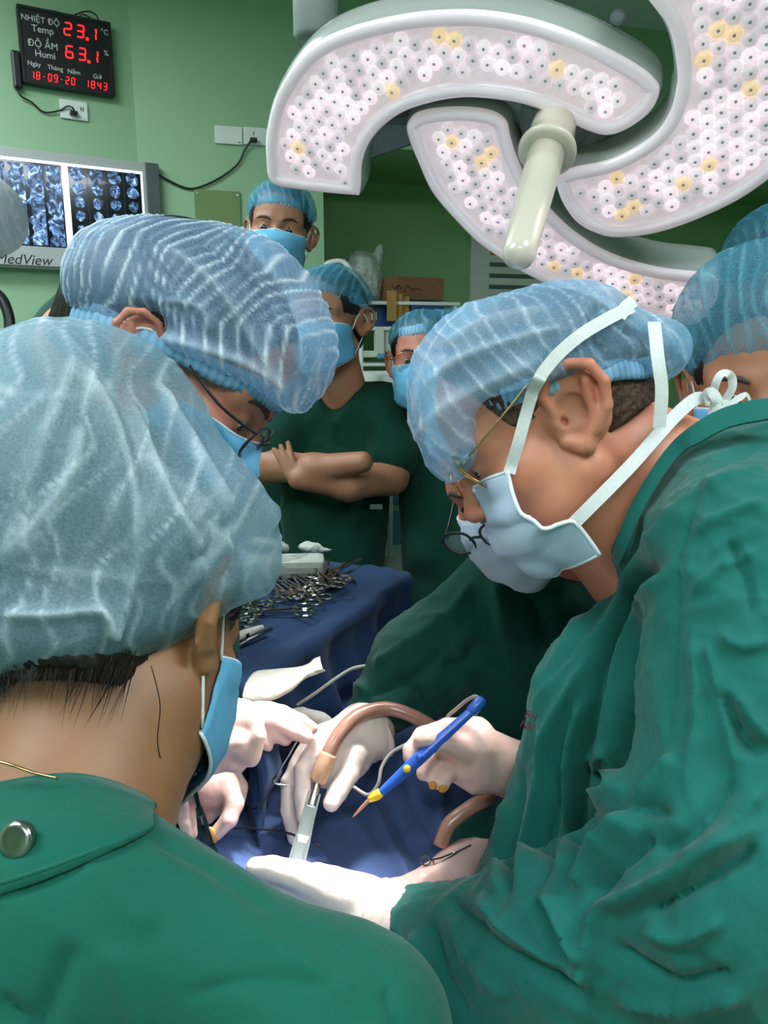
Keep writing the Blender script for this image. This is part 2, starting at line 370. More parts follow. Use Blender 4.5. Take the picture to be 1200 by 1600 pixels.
def digit(ch, u, v, w_, h_):
    bm = bmesh.new(); ww, hh = w_*W, h_*Hh; t_ = ww*.2
    pos = {'a': (0, hh/2, 1), 'g': (0, 0, 1), 'd': (0, -hh/2, 1), 'f': (-ww/2, hh/4, 0), 'b': (ww/2, hh/4, 0), 'e': (-ww/2, -hh/4, 0), 'c': (ww/2, -hh/4, 0)}
    for s in SEG[ch]:
        x, y, hz = pos[s]; x += y*.12
        q = ck_p(u, v, .001)+A_D*x+UP*y
        box(bm, q, (ww*.86, t_, .002) if hz else (t_, hh*.42, .002), RA, t_*.3)
    bm_obj('led_digit', bm, MT['red'], ck)
for k, ch in enumerate('231'): digit(ch, .52+.135*k, .20, .072, .155)
for k, ch in enumerate('631'): digit(ch, .52+.135*k, .50, .072, .155)
for k, v in ((0, .285), (1, .585)):
    box_obj('led_point', ck_p(.725, v, .001), (.010, .010, .002), RA, MT['red'], ck)
for k, ch in enumerate('18-09-20'): digit(ch, .10+.062*k, .885, .032 if ch != '-' else .02, .095)
for k, ch in enumerate('1843'): digit(ch, .685+.068*k, .885, .034, .095)
adp = a_pt(25, 112)
box_obj('power_adapter', adp+NA*.022, (.03, .13, .035), RA, MT['black'], ck, .006)
tube('top_lead', [a_pt(52, 17, .03), a_pt(75, 16, .035), a_pt(100, 22, .04), a_pt(130, 35, .045)], .003, MT['black'], ck)
for pts in ([(108, 28), (125, 20), (140, 18), (152, 26), (153, 38)], [(125, 22), (128, 30), (140, 38)], [(127, 22), (138, 26), (146, 34), (150, 40)]):
    tube('top_lead', [a_pt(x, y, .04) for x, y in pts], .0028, MT['black'], ck)
# -- sockets
def plate(name, ctr, w_, h_, R, nrm, X, label, cat, slots=(), group=None):
    t = empty(name, ctr, label, cat, group)
    box_obj('cover_plate', ctr+nrm*.006, (w_, h_, .012), R, MT['white'], t, .003)
    for (u, v, a, b) in slots:
        box_obj('slot', ctr+nrm*.0125+X*u*w_+UP*v*h_, (a, b, .002), R, MT['dgrey'], t)
    return t
plate('wall_socket', a_pt(115, 173), .105, .07, RA, NA, A_D, 'white wall socket under the digital clock with a plug in it', 'socket', ((.25, .1, .004, .014), (.33, .1, .004, .014)))
pl = empty('power_lead', a_pt(115, 174, .03), 'thin black lead hanging from the clock to the wall socket', 'cable')
tube('cord', [a_pt(26, 137, .02), a_pt(33, 150, .02), a_pt(50, 160, .015), a_pt(68, 175, .012), a_pt(92, 173, .015), a_pt(105, 166, .025), a_pt(113, 168, .035), a_pt(116, 173, .03)], .0032, MT['black'], pl)
box_obj('plug', a_pt(115, 177, .022), (.028, .014, .03), RA, MT['black'], pl, .003)
plate('blank_plate', b_pt(357, 212), .118, .072, RB, NB, B_D, 'blank white plate on the green wall left of a socket', 'wall plate', ((.38, -.38, .012, .004),))
plate('wall_socket', b_pt(401, 214), .118, .072, RB, NB, B_D, 'white wall socket half hidden behind the lamp', 'socket', ((-.12, .15, .004, .016),))
pl = empty('power_lead', b_pt(394, 219, .03), 'black lead running from the film viewer up to a socket', 'cable')
tube('cord', [a_pt(246, 272, .03), b_pt(262, 281, .015), b_pt(285, 292, .012), b_pt(306, 294, .012), b_pt(340, 280, .012), b_pt(370, 258, .012), b_pt(382, 235, .015), b_pt(392, 220, .028)], .0042, MT['black'], pl)
box_obj('plug', b_pt(396, 219, .022), (.03, .016, .034), RB, MT['black'], pl, .003)
t = empty('access_panel', b_pt(342, 335), 'olive metal access panel screwed to the green wall', 'panel')
pw = np.linalg.norm(b_pt(377, 335)-b_pt(306, 335))
box_obj('plate', b_pt(341, 343, .006), (pw, .24, .012), RB, MT['olive'], t, .002)
for u in (-1, 1):
    bm = bmesh.new(); lathe(bm, [(.005, 0), (.004, .004)], b_pt(341, 343, .012)+B_D*u*(pw/2-.012)+UP*.105, NB, 8); bm_obj('screw', bm, MT['steel'], t)
box_obj('small_tag', b_pt(341, 352, .013), (.09, .03, .003), RB, MT['kraft'], t)
box_obj('wall_strip', b_pt(40, 506, .01), (.3, .04, .02), RB, MT['white']).name = 'cable_trunking'
tag(bpy.data.objects['cable_trunking'], 'white trunking low on the green wall behind the bent surgeon', 'trunking')
# -- film viewer
vx0, vx1 = -40, 243
tl = a_pt(vx1, 262); c0 = a_pt(100, 333); zt = a_pt(120, 247)[2]; zb = a_pt(120, 424)[2]
eR = a_pt(243, 300); eL = a_pt(-75, 300); VW = np.linalg.norm(eR-eL); vc = (eR+eL)/2; vc[2] = (zt+zb)/2; VH = zt-zb
fv = empty('film_viewer', vc, 'wall mounted light box holding two scan films', 'light box')
box_obj('housing', vc+NA*.03, (VW, VH, .06), RA, MT['grey'], fv, .004)
box_obj('end_cap', vc+NA*.033+A_D*(VW/2-.028), (.056, VH+.004, .07), RA, MT['dgrey'], fv, .004)
fc = vc+NA*.0615+UP*.02
box_obj('light_panel', fc-A_D*.03, (VW-.08, VH-.115, .004), RA, MT['backlight'], fv)
box_obj('lower_rail', vc+NA*.066+UP*(-VH/2+.045), (VW-.06, .075, .012), RA, MT['grey'], fv, .003)
text_obj('lettering', 'MedView', .055, a_pt(0, 411, .0725)-A_D*.02, A_D, UP, MT['ink'], fv, .0004, 'LEFT', .3)
def film_img():
    m = bpy.data.materials.new('scan_image'); m.use_nodes = True; nt = m.node_tree; b = nt.nodes['Principled BSDF']
    tc = nn(nt, 'ShaderNodeTexCoord'); no = nn(nt, 'ShaderNodeTexNoise'); no.inputs['Scale'].default_value = 42; no.inputs['Detail'].default_value = 5; no.inputs['Distortion'].default_value = 1.2
    nt.links.new(tc.outputs['Object'], no.inputs['Vector']); r = nn(nt, 'ShaderNodeValToRGB'); e = r.color_ramp.elements
    e[0].position = .42; e[0].color = (.01, .02, .05, 1); e[1].position = .70; e[1].color = (.62, .80, 1, 1); q = e.new(.56); q.color = (.10, .20, .42, 1)
    nt.links.new(no.outputs['Fac'], r.inputs[0]); nt.links.new(r.outputs[0], b.inputs['Base Color']); nt.links.new(r.outputs[0], b.inputs['Emission Color'])
    b.inputs['Emission Strength'].default_value = .75; b.inputs['Roughness'].default_value = .2
    return m
MT['scan'] = film_img()
def film(u0, u1, label):
    p0, p1 = a_pt(u0, 320, .064), a_pt(u1, 320, .064); ctr = (p0+p1)/2; ctr[2] = fc[2]-.004
    w_ = np.linalg.norm((p1-p0)[:2]); h_ = VH-.128
    t = empty('scan_film', ctr, label, 'x-ray film')
    box_obj('film_sheet', ctr, (w_, h_, .0015), RA, MT['film'], t)
    return t, ctr, w_, h_
def flat_poly(name, ctr, pts, mat, parent):
    V = [ctr+A_D*x+UP*y for x, y in pts]; V += [v-NA*.0008 for v in V]; n = len(pts)
    return mesh(name, V, [tuple(range(n)), tuple(range(2*n-1, n-1, -1))]+[(i, n+i, n+(i+1) % n, (i+1) % n) for i in range(n)], mat, parent, False)
t, ctr, w_, h_ = film(110, 222, 'dark film with a grid of round brain scans')
for i in range(4):
    for j in range(6):
        q = ctr+NA*.0016+A_D*w_*((i+.5)/4-.5)+UP*h_*(.5-(j+.5)/6); s = 1-.09*j if j < 5 else .5
        a0 = RND.random()*6
        pts = [(.025*s*math.cos(a)*(1+.10*math.sin(2*a+a0)), .027*s*math.sin(a)*(1+.08*math.sin(3*a+a0))) for a in np.linspace(0, 2*math.pi, 18, endpoint=False)]
        flat_poly('scan_image', q, pts, MT['scan'], t)
for i in range(1, 4):
    box_obj('grid_line', ctr+NA*.0012+A_D*w_*(i/4-.5), (.0012, h_*.96, .0006), RA, MT['dgrey'], t)
t, ctr, w_, h_ = film(-45, 100, 'dark film with columns of spine scans')
for i in range(5):
    x0 = w_*((i+.5)/5-.5)
    L_ = [(-.026+.007*math.sin(k*1.1+i)+.005*math.sin(k*2.3), (k/24-.5)*h_*.95) for k in range(25)]
    Rr = [(.028, (k/24-.5)*h_*.95) for k in range(24, -1, -1)]
    flat_poly('scan_image', ctr+NA*.0016+A_D*x0, L_[::-1]+Rr[::-1] if False else Rr+L_, MT['scan'], t)
# ---------------------------------------------------------------- surgical lamp
LN = cdir((-.22, -.79, -.57)); LC = P(866, 205, 1.05)
LX = np.cross(LN, AX_F); LX /= np.linalg.norm(LX); LY = np.cross(LN, LX)
if LX@AX_R < 0: LX = -LX; LY = -LY
lampo = empty('surgical_lamp', LC, 'large ceiling surgical lamp with three curved light petals around a grip', 'surgical lamp')
def l_pt(px, py, off=0.0): return on_plane(px, py, LC+LN*off, LN)
def l_uv(px, py, off=0.0):
    q = l_pt(px, py, off)-LC; return np.array([q@LX, q@LY])
def uvw(u, v, o): return LC+LX*u+LY*v+LN*o
def offset_loop(p, d):
    nx = np.roll(p, -1, 0)-np.roll(p, 1, 0); nx /= np.linalg.norm(nx, axis=1)[:, None]+1e-9
    nrm = np.stack([nx[:, 1], -nx[:, 0]], 1)
    area = .5*np.sum(p[:, 0]*np.roll(p[:, 1], -1)-np.roll(p[:, 0], -1)*p[:, 1])
    q = p - nrm*d*(1 if area > 0 else -1)
    for _ in range(2): q = .5*q+.25*(np.roll(q, 1, 0)+np.roll(q, -1, 0))
    return q
def inside(poly, pts):
    x, y = pts[:, 0], pts[:, 1]; r = np.zeros(len(pts), bool); n = len(poly)
    for i in range(n):
        x1, y1 = poly[i]; x2, y2 = poly[(i+1) % n]
        if abs(y2-y1) < 1e-12: continue
        cnd = (y1 > y) != (y2 > y); r ^= cnd & (x < (x2-x1)*(y-y1)/(y2-y1)+x1)
    return r
def loops_mesh(name, loops, mat, parent, cap0=False, cap1=False, smooth=True):
    """loops: list of (uv array, offset)"""
    V, Fs = [], []; n = len(loops[0][0])
    for uv, o in loops: V += [uvw(a, b, o) for a, b in uv]
    for i in range(len(loops)-1):
        for k in range(n):
            Fs.append((i*n+k, i*n+(k+1) % n, (i+1)*n+(k+1) % n, (i+1)*n+k))
    if cap0: Fs.append(tuple(range(n))[::-1])
    if cap1: Fs.append(tuple((len(loops)-1)*n+k for k in range(n)))
    o = mesh(name, V, Fs, mat, parent, smooth)
    bm = bmesh.new(); bm.from_mesh(o.data); bmesh.ops.recalc_face_normals(bm, faces=bm.faces); bm.to_mesh(o.data); bm.free()
    return o
PET = [
 (0.0, [(420, 196), (436, 140), (478, 80), (537, 45), (632, 21), (715, 14), (780, 18), (850, 33), (927, 63), (997, 101), (1026, 126), (1030, 142), (1018, 168), (990, 192), (955, 207), (920, 201), (867, 176), (815, 158), (760, 150), (720, 149), (677, 156), (632, 171), (597, 196), (576, 224), (566, 255), (563, 297), (553, 301), (485, 294), (428, 283), (418, 240)]),
 (.012, [(1004, -30), (1045, 40), (1058, 105), (1056, 140), (1046, 175), (1025, 206), (990, 231), (948, 250), (895, 261), (872, 274), (873, 295), (884, 320), (904, 345), (932, 360), (965, 367), (1025, 360), (1095, 336), (1165, 301), (1235, 245), (1290, 170), (1320, 80), (1310, -20), (1260, -75), (1180, -95), (1080, -80)]),
 (-.012, [(640, 186), (660, 172), (712, 166), (765, 171), (791, 187), (797, 210), (806, 240), (825, 280), (860, 325), (902, 364), (955, 395), (1025, 416), (1090, 424), (1118, 430), (1122, 450), (1110, 490), (1070, 505), (1010, 498), (960, 486), (920, 473), (867, 447), (815, 420), (786, 402), (747, 374), (712, 339), (677, 297), (653, 245), (638, 205)]),
]
led_me = None
def led_mesh():
    bm = bmesh.new(); seg = 8
    prof = [(.0105, 0), (.0092, .0035), (.0058, .0060), (.0020, .0048)]
    rings = [[bm.verts.new((r*math.cos(2*math.pi*k/seg), r*math.sin(2*math.pi*k/seg), h)) for k in range(seg)] for r, h in prof]
    for a, b in zip(rings, rings[1:]):
        for k in range(seg): bm.faces.new((a[k], a[(k+1) % seg], b[(k+1) % seg], b[k]))
    f = bm.faces.new(rings[-1]); f.material_index = 1
    me = bpy.data.meshes.new('led_lens'); bm.to_mesh(me); bm.free()
    me.polygons.foreach_set('use_smooth', [True]*len(me.polygons)); return me
led_me = led_mesh(); led_me.materials.append(MT['led']); led_me.materials.append(MT['leddot'])
led_mv = [led_me]+[led_me.copy() for _ in range(3)]
for k_, e_ in enumerate((.36, .52, .82)): led_mv[k_+1].materials[0] = M('led_lens_plastic', (232, 222-6*k_, 228-4*k_), .1, var=(60+20*k_, .7, (186, 172, 180)), emit=((255, 238, 244), e_), coat=.8)
led_mw = led_me.copy(); led_mw.materials[0] = MT['ledwarm']
leds = []
for pi, (off, pts) in enumerate(PET):
    uv = catmull([l_uv(x, y, off) for x, y in pts], 5, True)
    o1 = offset_loop(uv, -.006); i1 = offset_loop(uv, .005); i2 = offset_loop(uv, .0155); i3 = offset_loop(uv, .0195)
    o1 = offset_loop(uv, -.003); o2 = offset_loop(uv, -.004); o3 = offset_loop(uv, .014)
    sh = loops_mesh('petal_housing', [(uv, off), (o1, off-.006), (o2, off-.022), (o2, off-.045), (uv, off-.066), (o3, off-.078)], MT['lamp'], lampo, False, True)
    loops_mesh('petal_rim', [(uv, off), (uv, off+.006), (i1, off+.010), (i2, off+.009), (i3, off+.002)], MT['rim'], lampo)
    ip = offset_loop(uv, .016); n_ = len(ip)
    r_ = delaunay_2d_cdt([Vector(q) for q in ip], [(k, (k+1) % n_) for k in range(n_)], [], 1, 1e-6)
    fv_ = [f if np.cross(np.array(r_[0][f[1]])-np.array(r_[0][f[0]]), np.array(r_[0][f[2]])-np.array(r_[0][f[0]])) > 0 else f for f in r_[2]]
    mesh('reflector_panel', [uvw(q[0], q[1], off+.0015) for q in r_[0]], fv_, MT['ledbase'], lampo, False)
    cv = mesh('clear_cover', [uvw(q[0], q[1], off+.0092) for q in r_[0]], fv_, MT['cover'], lampo, False); cs = cv.modifiers.new('thickness', 'SOLIDIFY'); cs.thickness = .001
    sp = .0195; g = []
    mn, mx = i3.min(0), i3.max(0)
    for r_ in range(int((mx[1]-mn[1])/(sp*.866))+2):
        for c_ in range(int((mx[0]-mn[0])/sp)+2):
            g.append((mn[0]+(c_+.5*(r_ % 2))*sp, mn[1]+r_*sp*.866))
    g = np.array(g); ok = inside(offset_loop(uv, .0275), g)
    for a, b in g[ok]: leds.append((pi, a, b, off+.002))
Rl = basis(LX, LY, LN) if np.dot(np.cross(LX, LY), LN) > 0 else basis(LY, LX, LN)
def led_vis(l):
    x, y, f = proj(uvw(l[1], l[2], l[3])); return 0 if (-10 < x < 1210 and -10 < y < 1610) else 1
leds.sort(key=lambda l: (led_vis(l), RND.random()))
rest = bmesh.new()
for i, (pi, a, b, o) in enumerate(leds):
    m = Matrix.Translation(Vector(uvw(a, b, o))) @ Rl
    if i < 300:
        ob = bpy.data.objects.new('led_lens', led_mw if RND.random() < .05 else led_mv[RND.randrange(4)]); COL.objects.link(ob)
        ob.parent = lampo; ob.matrix_parent_inverse = world_of(lampo).inverted(); ob.matrix_basis = m
    else:
        t = led_me.copy(); t.transform(m); rest.from_mesh(t); bpy.data.meshes.remove(t)
if len(leds) > 300:
    o = bm_obj('led_lens_field', rest, [MT['led'], MT['leddot']], lampo, True); o['kind'] = 'stuff'
print('leds', len(leds))
# centre hub, yokes and grip
bm = bmesh.new(); lathe(bm, [(.05, -.085), (.055, -.07), (.05, -.03), (.022, -.02), (.019, .02)], LC, LN, 24); bm_obj('hub', bm, MT['lampd'], lampo, True)
GB = P(866, 196, 1.04); GT = P(806, 413, .93); GL = np.linalg.norm(GT-GB); GN = (GT-GB)/GL
bm = bmesh.new(); lathe(bm, [(.026, -.012), (.0295, -.006), (.0305, .02), (.0305, .044), (.035, .046), (.0385, .049), (.0385, .055), (.032, .058)], GB, GN, 28); bm_obj('grip_collar', bm, MT['handle'], lampo, True)
bm = bmesh.new(); lathe(bm, [(.0245, .057), (.0238, .10), (.0215, GL-.06), (.021, GL-.022), (.0185, GL-.01), (.012, GL-.003), (.003, GL)], GB, GN, 28); grip = bm_obj('sterile_grip', bm, MT['handle'], lampo, True)
tube('grip_spindle', [LC-LN*.03, GB], .017, MT['dgrey'], lampo, 14, 1)
# curved yokes joining the petals to the hub (behind the petals)
def l3(px, py, o): return l_pt(px, py, o)
tube('petal_arm', [LC-LN*.06, l3(800, 150, -.075), l3(720, 105, -.055)], [.03, .034, .03], MT['lampd'], lampo, 12)
tube('petal_arm', [LC-LN*.06, l3(985, 260, -.07), l3(1090, 235, -.05)], [.03, .034, .03], MT['lampd'], lampo, 12)
tube('petal_arm', [LC-LN*.06, l3(820, 255, -.075), l3(800, 330, -.06)], [.03, .032, .026], MT['lampd'], lampo, 12)
for px, py in ((968, 8), (892, 238)):
    pass
bm = bmesh.new(); lathe(bm, [(.010, 0), (.010, .006), (.006, .007)], l3(965, 30, -.05), cdir((-.1, -.2, -1)), 12); bm_obj('shell_screw', bm, MT['dgrey'], lampo)
tube('swing_arm', [LC-LN*.08, LC-LN*.16, P(640, -60, 1.35), P(540, -140, 1.45)], .045, MT['lampd'], lampo, 16)
bm = bmesh.new(); e0 = P(492, -30, 1.42); lathe(bm, [(.035, -.10), (.042, -.09), (.042, .05), (.036, .06)], e0, UP, 20); bm_obj('arm_joint', bm, MT['lampd'], lampo, True)
tube('drop_tube', [P(540, -140, 1.45), P(540, -140, 1.45)*np.array([1, 1, 0])+UP*(H-.01)], .04, MT['lampd'], lampo, 16, 1)
SITE = P(470, 1365, .86)
for (px, py) in ((620, 120), (1090, 200), (830, 380)):
    for nm, en, ang, bl in (('petal_beam', SPOT_POWER, 21, 1.0), ('petal_spill', SPILL_POWER, 75, 1.0)):
        ld = bpy.data.lights.new(nm, 'SPOT'); lo = bpy.data.objects.new(nm, ld); COL.objects.link(lo)
        q = l_pt(px, py, .02); lo.location = q; ld.energy = en; ld.spot_size = math.radians(ang); ld.spot_blend = bl; ld.shadow_soft_size = .07; ld.color = (1, .95, .93)
        lo.rotation_euler = Vector(SITE-q).to_track_quat('-Z', 'Y').to_euler()
        lo.parent = lampo; lo.matrix_parent_inverse = world_of(lampo).inverted()

# ---------------------------------------------------------------- implicit-surface modelling
def smin(a, b, k):
    if k <= 0: return np.minimum(a, b)
    h = np.maximum(k-np.abs(a-b), 0)/k
    return np.minimum(a, b)-h*h*k*.25
class Shape:
    """smooth unions of round cones and ellipsoids, meshed with surface nets"""
    def __init__(s): s.ops = []
    def cone(s, a, b, ra, rb, k=.01, op='u'):
        a, b = np.asarray(a, float), np.asarray(b, float); R = max(ra, rb)
        def fn(p):
            ba = b-a; pa = p-a; h = np.clip((pa@ba)/(ba@ba+1e-12), 0, 1)
            return np.linalg.norm(pa-h[:, None]*ba, axis=1)-(ra+(rb-ra)*h)
        s.ops.append((fn, k, op, np.minimum(a, b)-R, np.maximum(a, b)+R)); return s
    def chain(s, pts, rs, k=.004, kj=.0):
        pts = [np.asarray(p, float) for p in pts]; R = max(rs)
        def fn(p):
            d = None
            for a, b, ra, rb in zip(pts, pts[1:], rs, rs[1:]):
                ba = b-a; pa = p-a; h = np.clip((pa@ba)/(ba@ba+1e-12), 0, 1)
                e = np.linalg.norm(pa-h[:, None]*ba, axis=1)-(ra+(rb-ra)*h)
                d = e if d is None else smin(d, e, kj)
            return d
        s.ops.append((fn, k, 'u', np.min(pts, 0)-R, np.max(pts, 0)+R)); return s
    def ell(s, c, r, R=None, k=.01, op='u'):
        c = np.asarray(c, float); r = np.asarray(r, float); R = np.eye(3) if R is None else np.asarray(R, float)
        def fn(p):
            q = (p-c)@R; k0 = np.linalg.norm(q/r, axis=1); k1 = np.linalg.norm(q/(r*r), axis=1)
            return k0*(k0-1)/(k1+1e-9)
        e = np.sqrt(((R*r)**2).sum(1)); s.ops.append((fn, k, op, c-e, c+e)); return s
    def half(s, p0, n, k=.01):
        """keep the side the normal points away from"""
        p0 = np.asarray(p0, float); n = np.asarray(n, float)/np.linalg.norm(n)
        s.ops.append((lambda p: (p-p0)@n, k, 'i', None, None)); return s
    def ev(s, p):
        d = np.full(len(p), .5)
        for fn, k, op, lo, hi in s.ops:
            e = fn(p)
            d = smin(d, e, k) if op == 'u' else -smin(-d, e, k) if op == 's' else -smin(-d, -e, k)
        return d
    def grid(s, h):
        los = [o[3] for o in s.ops if o[2] == 'u']; his = [o[4] for o in s.ops if o[2] == 'u']
        o = np.min(los, 0)-3*h; hi = np.max(his, 0)+3*h
        n = np.ceil((hi-o)/h).astype(int)+1
        D = np.full(n, .03, np.float32)
        ax = [o[i]+h*np.arange(n[i]) for i in range(3)]
        for fn, k, op, lo, up in s.ops:
            if lo is None: i0, i1 = np.zeros(3, int), n
            else:
                pad = k+2.5*h
                i0 = np.clip(np.floor((lo-pad-o)/h).astype(int), 0, n); i1 = np.clip(np.ceil((up+pad-o)/h).astype(int)+1, 0, n)
            if (i1 <= i0).any(): continue
            sl = tuple(slice(a, b) for a, b in zip(i0, i1))
            G = np.stack(np.meshgrid(ax[0][sl[0]], ax[1][sl[1]], ax[2][sl[2]], indexing='ij'), -1).reshape(-1, 3)
            e = fn(G).reshape(D[sl].shape).astype(np.float32); d = D[sl]
            D[sl] = smin(d, e, k) if op == 'u' else -smin(-d, e, k) if op == 's' else -smin(-d, -e, k)
        return D, o
    def net(s, h, relax=1):
        D, o = s.grid(h); D[[0, -1]] = .03; D[:, [0, -1]] = .03; D[:, :, [0, -1]] = .03
        ins = D < 0; c = np.zeros(np.array(D.shape)-1, np.int8)
        cor = [(i, j, k) for i in (0, 1) for j in (0, 1) for k in (0, 1)]
        nx, ny, nz = c.shape
        for i, j, k in cor: c += ins[i:i+nx, j:j+ny, k:k+nz]
        act = (c > 0) & (c < 8); ids = np.argwhere(act)
        idx = np.full(c.shape, -1, np.int64); idx[act] = np.arange(len(ids))
        pos = np.zeros((len(ids), 3)); cnt = np.zeros(len(ids))
        for a in cor:
            for ax in range(3):
                if a[ax]: continue
                b = list(a); b[ax] = 1
                va = D[tuple((ids+a).T)].astype(float); vb = D[tuple((ids+b).T)].astype(float)
                cr = (va < 0) != (vb < 0); t = np.where(cr, va/(va-vb+1e-20), 0)
                pa = np.array(a, float)[None]+np.zeros((len(ids), 1)); pa[:, ax] = t
                pos += pa*cr[:, None]; cnt += cr
        V = o+h*(ids+pos/cnt[:, None])
        Q = []
        for ax in range(3):
            b, cc = (ax+1) % 3, (ax+2) % 3
            sl0 = [slice(None)]*3; sl1 = [slice(None)]*3; sl0[ax] = slice(0, -1); sl1[ax] = slice(1, None)
            s0, s1 = ins[tuple(sl0)], ins[tuple(sl1)]
            e = np.argwhere(s0 != s1); e = e[(e[:, b] > 0) & (e[:, cc] > 0) & (e[:, b] < D.shape[b]-1) & (e[:, cc] < D.shape[cc]-1)]
            fl = s0[tuple(e.T)]
            def at(db, dc):
                q = e.copy(); q[:, b] -= db; q[:, cc] -= dc; return idx[tuple(q.T)]
            q = np.stack([at(0, 0), at(1, 0), at(1, 1), at(0, 1)], 1)
            q[~fl] = q[~fl][:, ::-1]; Q.append(q)
        Q = np.concatenate(Q); Q = Q[(Q >= 0).all(1)]
        for _ in range(relax):
            acc = np.zeros_like(V); n = np.zeros(len(V))
            for i in range(4):
                np.add.at(acc, Q[:, i], V[Q[:, (i+1) % 4]]+V[Q[:, (i+3) % 4]]); np.add.at(n, Q[:, i], 2)
            V = .5*V+.5*acc/np.maximum(n, 1)[:, None]
        return V, Q
def normals(V, Q):
    N = np.zeros_like(V); f = np.cross(V[Q[:, 2]]-V[Q[:, 0]], V[Q[:, 3]]-V[Q[:, 1]])
    for i in range(4): np.add.at(N, Q[:, i], f)
    return N/(np.linalg.norm(N, axis=1)[:, None]+1e-12)
def creases(p, sc, seed, aniso=None, sharp=3.0):
    """ridged, domain-warped wrinkles in 0..1"""
    r = np.random.RandomState(seed); q = p*sc
    if aniso is not None: q = q@aniso
    out = np.zeros(len(p)); tot = 0
    for i in range(5):
        k = r.normal(size=3); k /= np.linalg.norm(k); m = r.normal(size=3); m2 = r.normal(size=3); a = r.uniform(.4, 1)
        ph = q@k*r.uniform(.7, 1.7)+1.5*np.sin(q@m*.6+r.uniform(0, 6))+.9*np.sin(q@m2*1.1+r.uniform(0, 6))
        amp = .5+.5*np.sin(q@r.normal(size=3)*.45+r.uniform(0, 6))
        out += a*amp*(1-np.abs(np.sin(ph)))**sharp; tot += a
    return out/tot
def strokes(V, N, st):
    """sculpt strokes: each (points px, amplitude m, half width px). Raises (+) or sinks (-) the visible cloth along a drawn fold"""
    x, y, f = proj(V); face = ((V-CAM)*N).sum(1) < 0; d = np.zeros(len(V))
    for pts, amp, wd in st:
        p = catmull(pts, 5); lo = p.min(0)-4*wd; hi = p.max(0)+4*wd
        m = face & (x > lo[0]) & (x < hi[0]) & (y > lo[1]) & (y < hi[1])
        if not m.any(): continue
        q = np.stack([x[m], y[m]], 1); best = np.full(len(q), 1e9); tt = np.zeros(len(q))
        for i, (a, b) in enumerate(zip(p, p[1:])):
            ba = b-a; h = np.clip(((q-a)@ba)/(ba@ba+1e-9), 0, 1); e = np.linalg.norm(q-a-h[:, None]*ba, axis=1)
            u = e < best; best[u] = e[u]; tt[u] = (i+h[u])/(len(p)-1)
        tap = np.clip(np.minimum(tt, 1-tt)*6+.15, 0, 1)
        d[m] += amp*tap*np.exp(-(best/wd)**1.35)
    return d
def put(name, V, Q, mat, parent, attrs=None):
    me = bpy.data.meshes.new(name)
    me.vertices.add(len(V)); me.vertices.foreach_set('co', np.asarray(V, np.float32).ravel())
    me.loops.add(len(Q)*4); me.loops.foreach_set('vertex_index', np.asarray(Q, np.int32).ravel())
    me.polygons.add(len(Q)); me.polygons.foreach_set('loop_start', np.arange(0, len(Q)*4, 4, dtype=np.int32))
    me.update(calc_edges=True)
    for k, v in (attrs or {}).items():
        a = me.attributes.new(k, 'FLOAT', 'POINT'); a.data.foreach_set('value', np.asarray(v, np.float32))
    return link(name, me, mat, parent)
def cloth(name, S, h, mat, parent, wr=((14, .006, 1),), st=(), relax=1, aniso=None):
    V, Q = S.net(h, relax); N = normals(V, Q); d = np.zeros(len(V))
    for sc, amp, seed in wr: d += amp*(creases(V, sc, seed, aniso, 3.0)-.25)+.6*amp*creases(V, sc*1.3, seed+50, aniso, 8.0)
    if st: d += strokes(V, N, st)
    V = V+N*d[:, None]
    return put(name, V, Q, mat, parent)

def onto(fs, pts, lift, t0=.30, t1=1.4):
    """lay photo-measured points on a modelled surface: walk from the viewpoint until the surface is met"""
    D = np.array([AX_F+(x-600)/FPX*AX_R+(800-y)/FPX*AX_U for x, y in pts]); t = np.full(len(D), t0)
    for _ in range(60):
        V = CAM+D*t[:, None]; d = np.min([f.ev(V) for f in fs], 0)-lift
        t = np.minimum(t+np.maximum(d, 0)*.85, t1)
    return CAM+D*t[:, None]
def push_out(S, V, margin, it=6):
    for _ in range(it):
        d = S.ev(V); g = np.stack([S.ev(V+np.eye(3)[i]*.002)-d for i in range(3)], 1); g /= np.linalg.norm(g, axis=1)[:, None]+1e-9
        V = V+g*np.maximum(margin-d, 0)[:, None]
    return V
# ---------------------------------------------------------------- heads, caps, masks
class Head:
    def __init__(s, px, py, d, fwd, up=(0, 1, 0), sc=1.0):
        s.O = P(px, py, d); s.s = sc
        Y = cdir(fwd); Z = cdir(up); Z = Z-Y*(Y@Z); Z /= np.linalg.norm(Z); X = np.cross(Y, Z)
        s.R = np.stack([X, Y, Z], 1)
    def w(s, x, y, z): return s.O+s.R@(np.array([x, y, z])*s.s)
    def loc(s, V): return (np.asarray(V)-s.O)@s.R/s.s
    def ell(s, S, c, r, k=.01, op='u', rot=None):
        R = s.R if rot is None else s.R@rot
        S.ell(s.w(*c), np.array(r)*s.s, R, k*s.s, op)
    def cone(s, S, a, b, ra, rb, k=.01, op='u'): S.cone(s.w(*a), s.w(*b), ra*s.s, rb*s.s, k*s.s, op)
def rotx(a): c, s_ = math.cos(a), math.sin(a); return np.array([[1, 0, 0], [0, c, -s_], [0, s_, c]])
def roty(a): c, s_ = math.cos(a), math.sin(a); return np.array([[c, 0, s_], [0, 1, 0], [-s_, 0, c]])
def rotz(a): c, s_ = math.cos(a), math.sin(a); return np.array([[c, -s_, 0], [s_, c, 0], [0, 0, 1]])
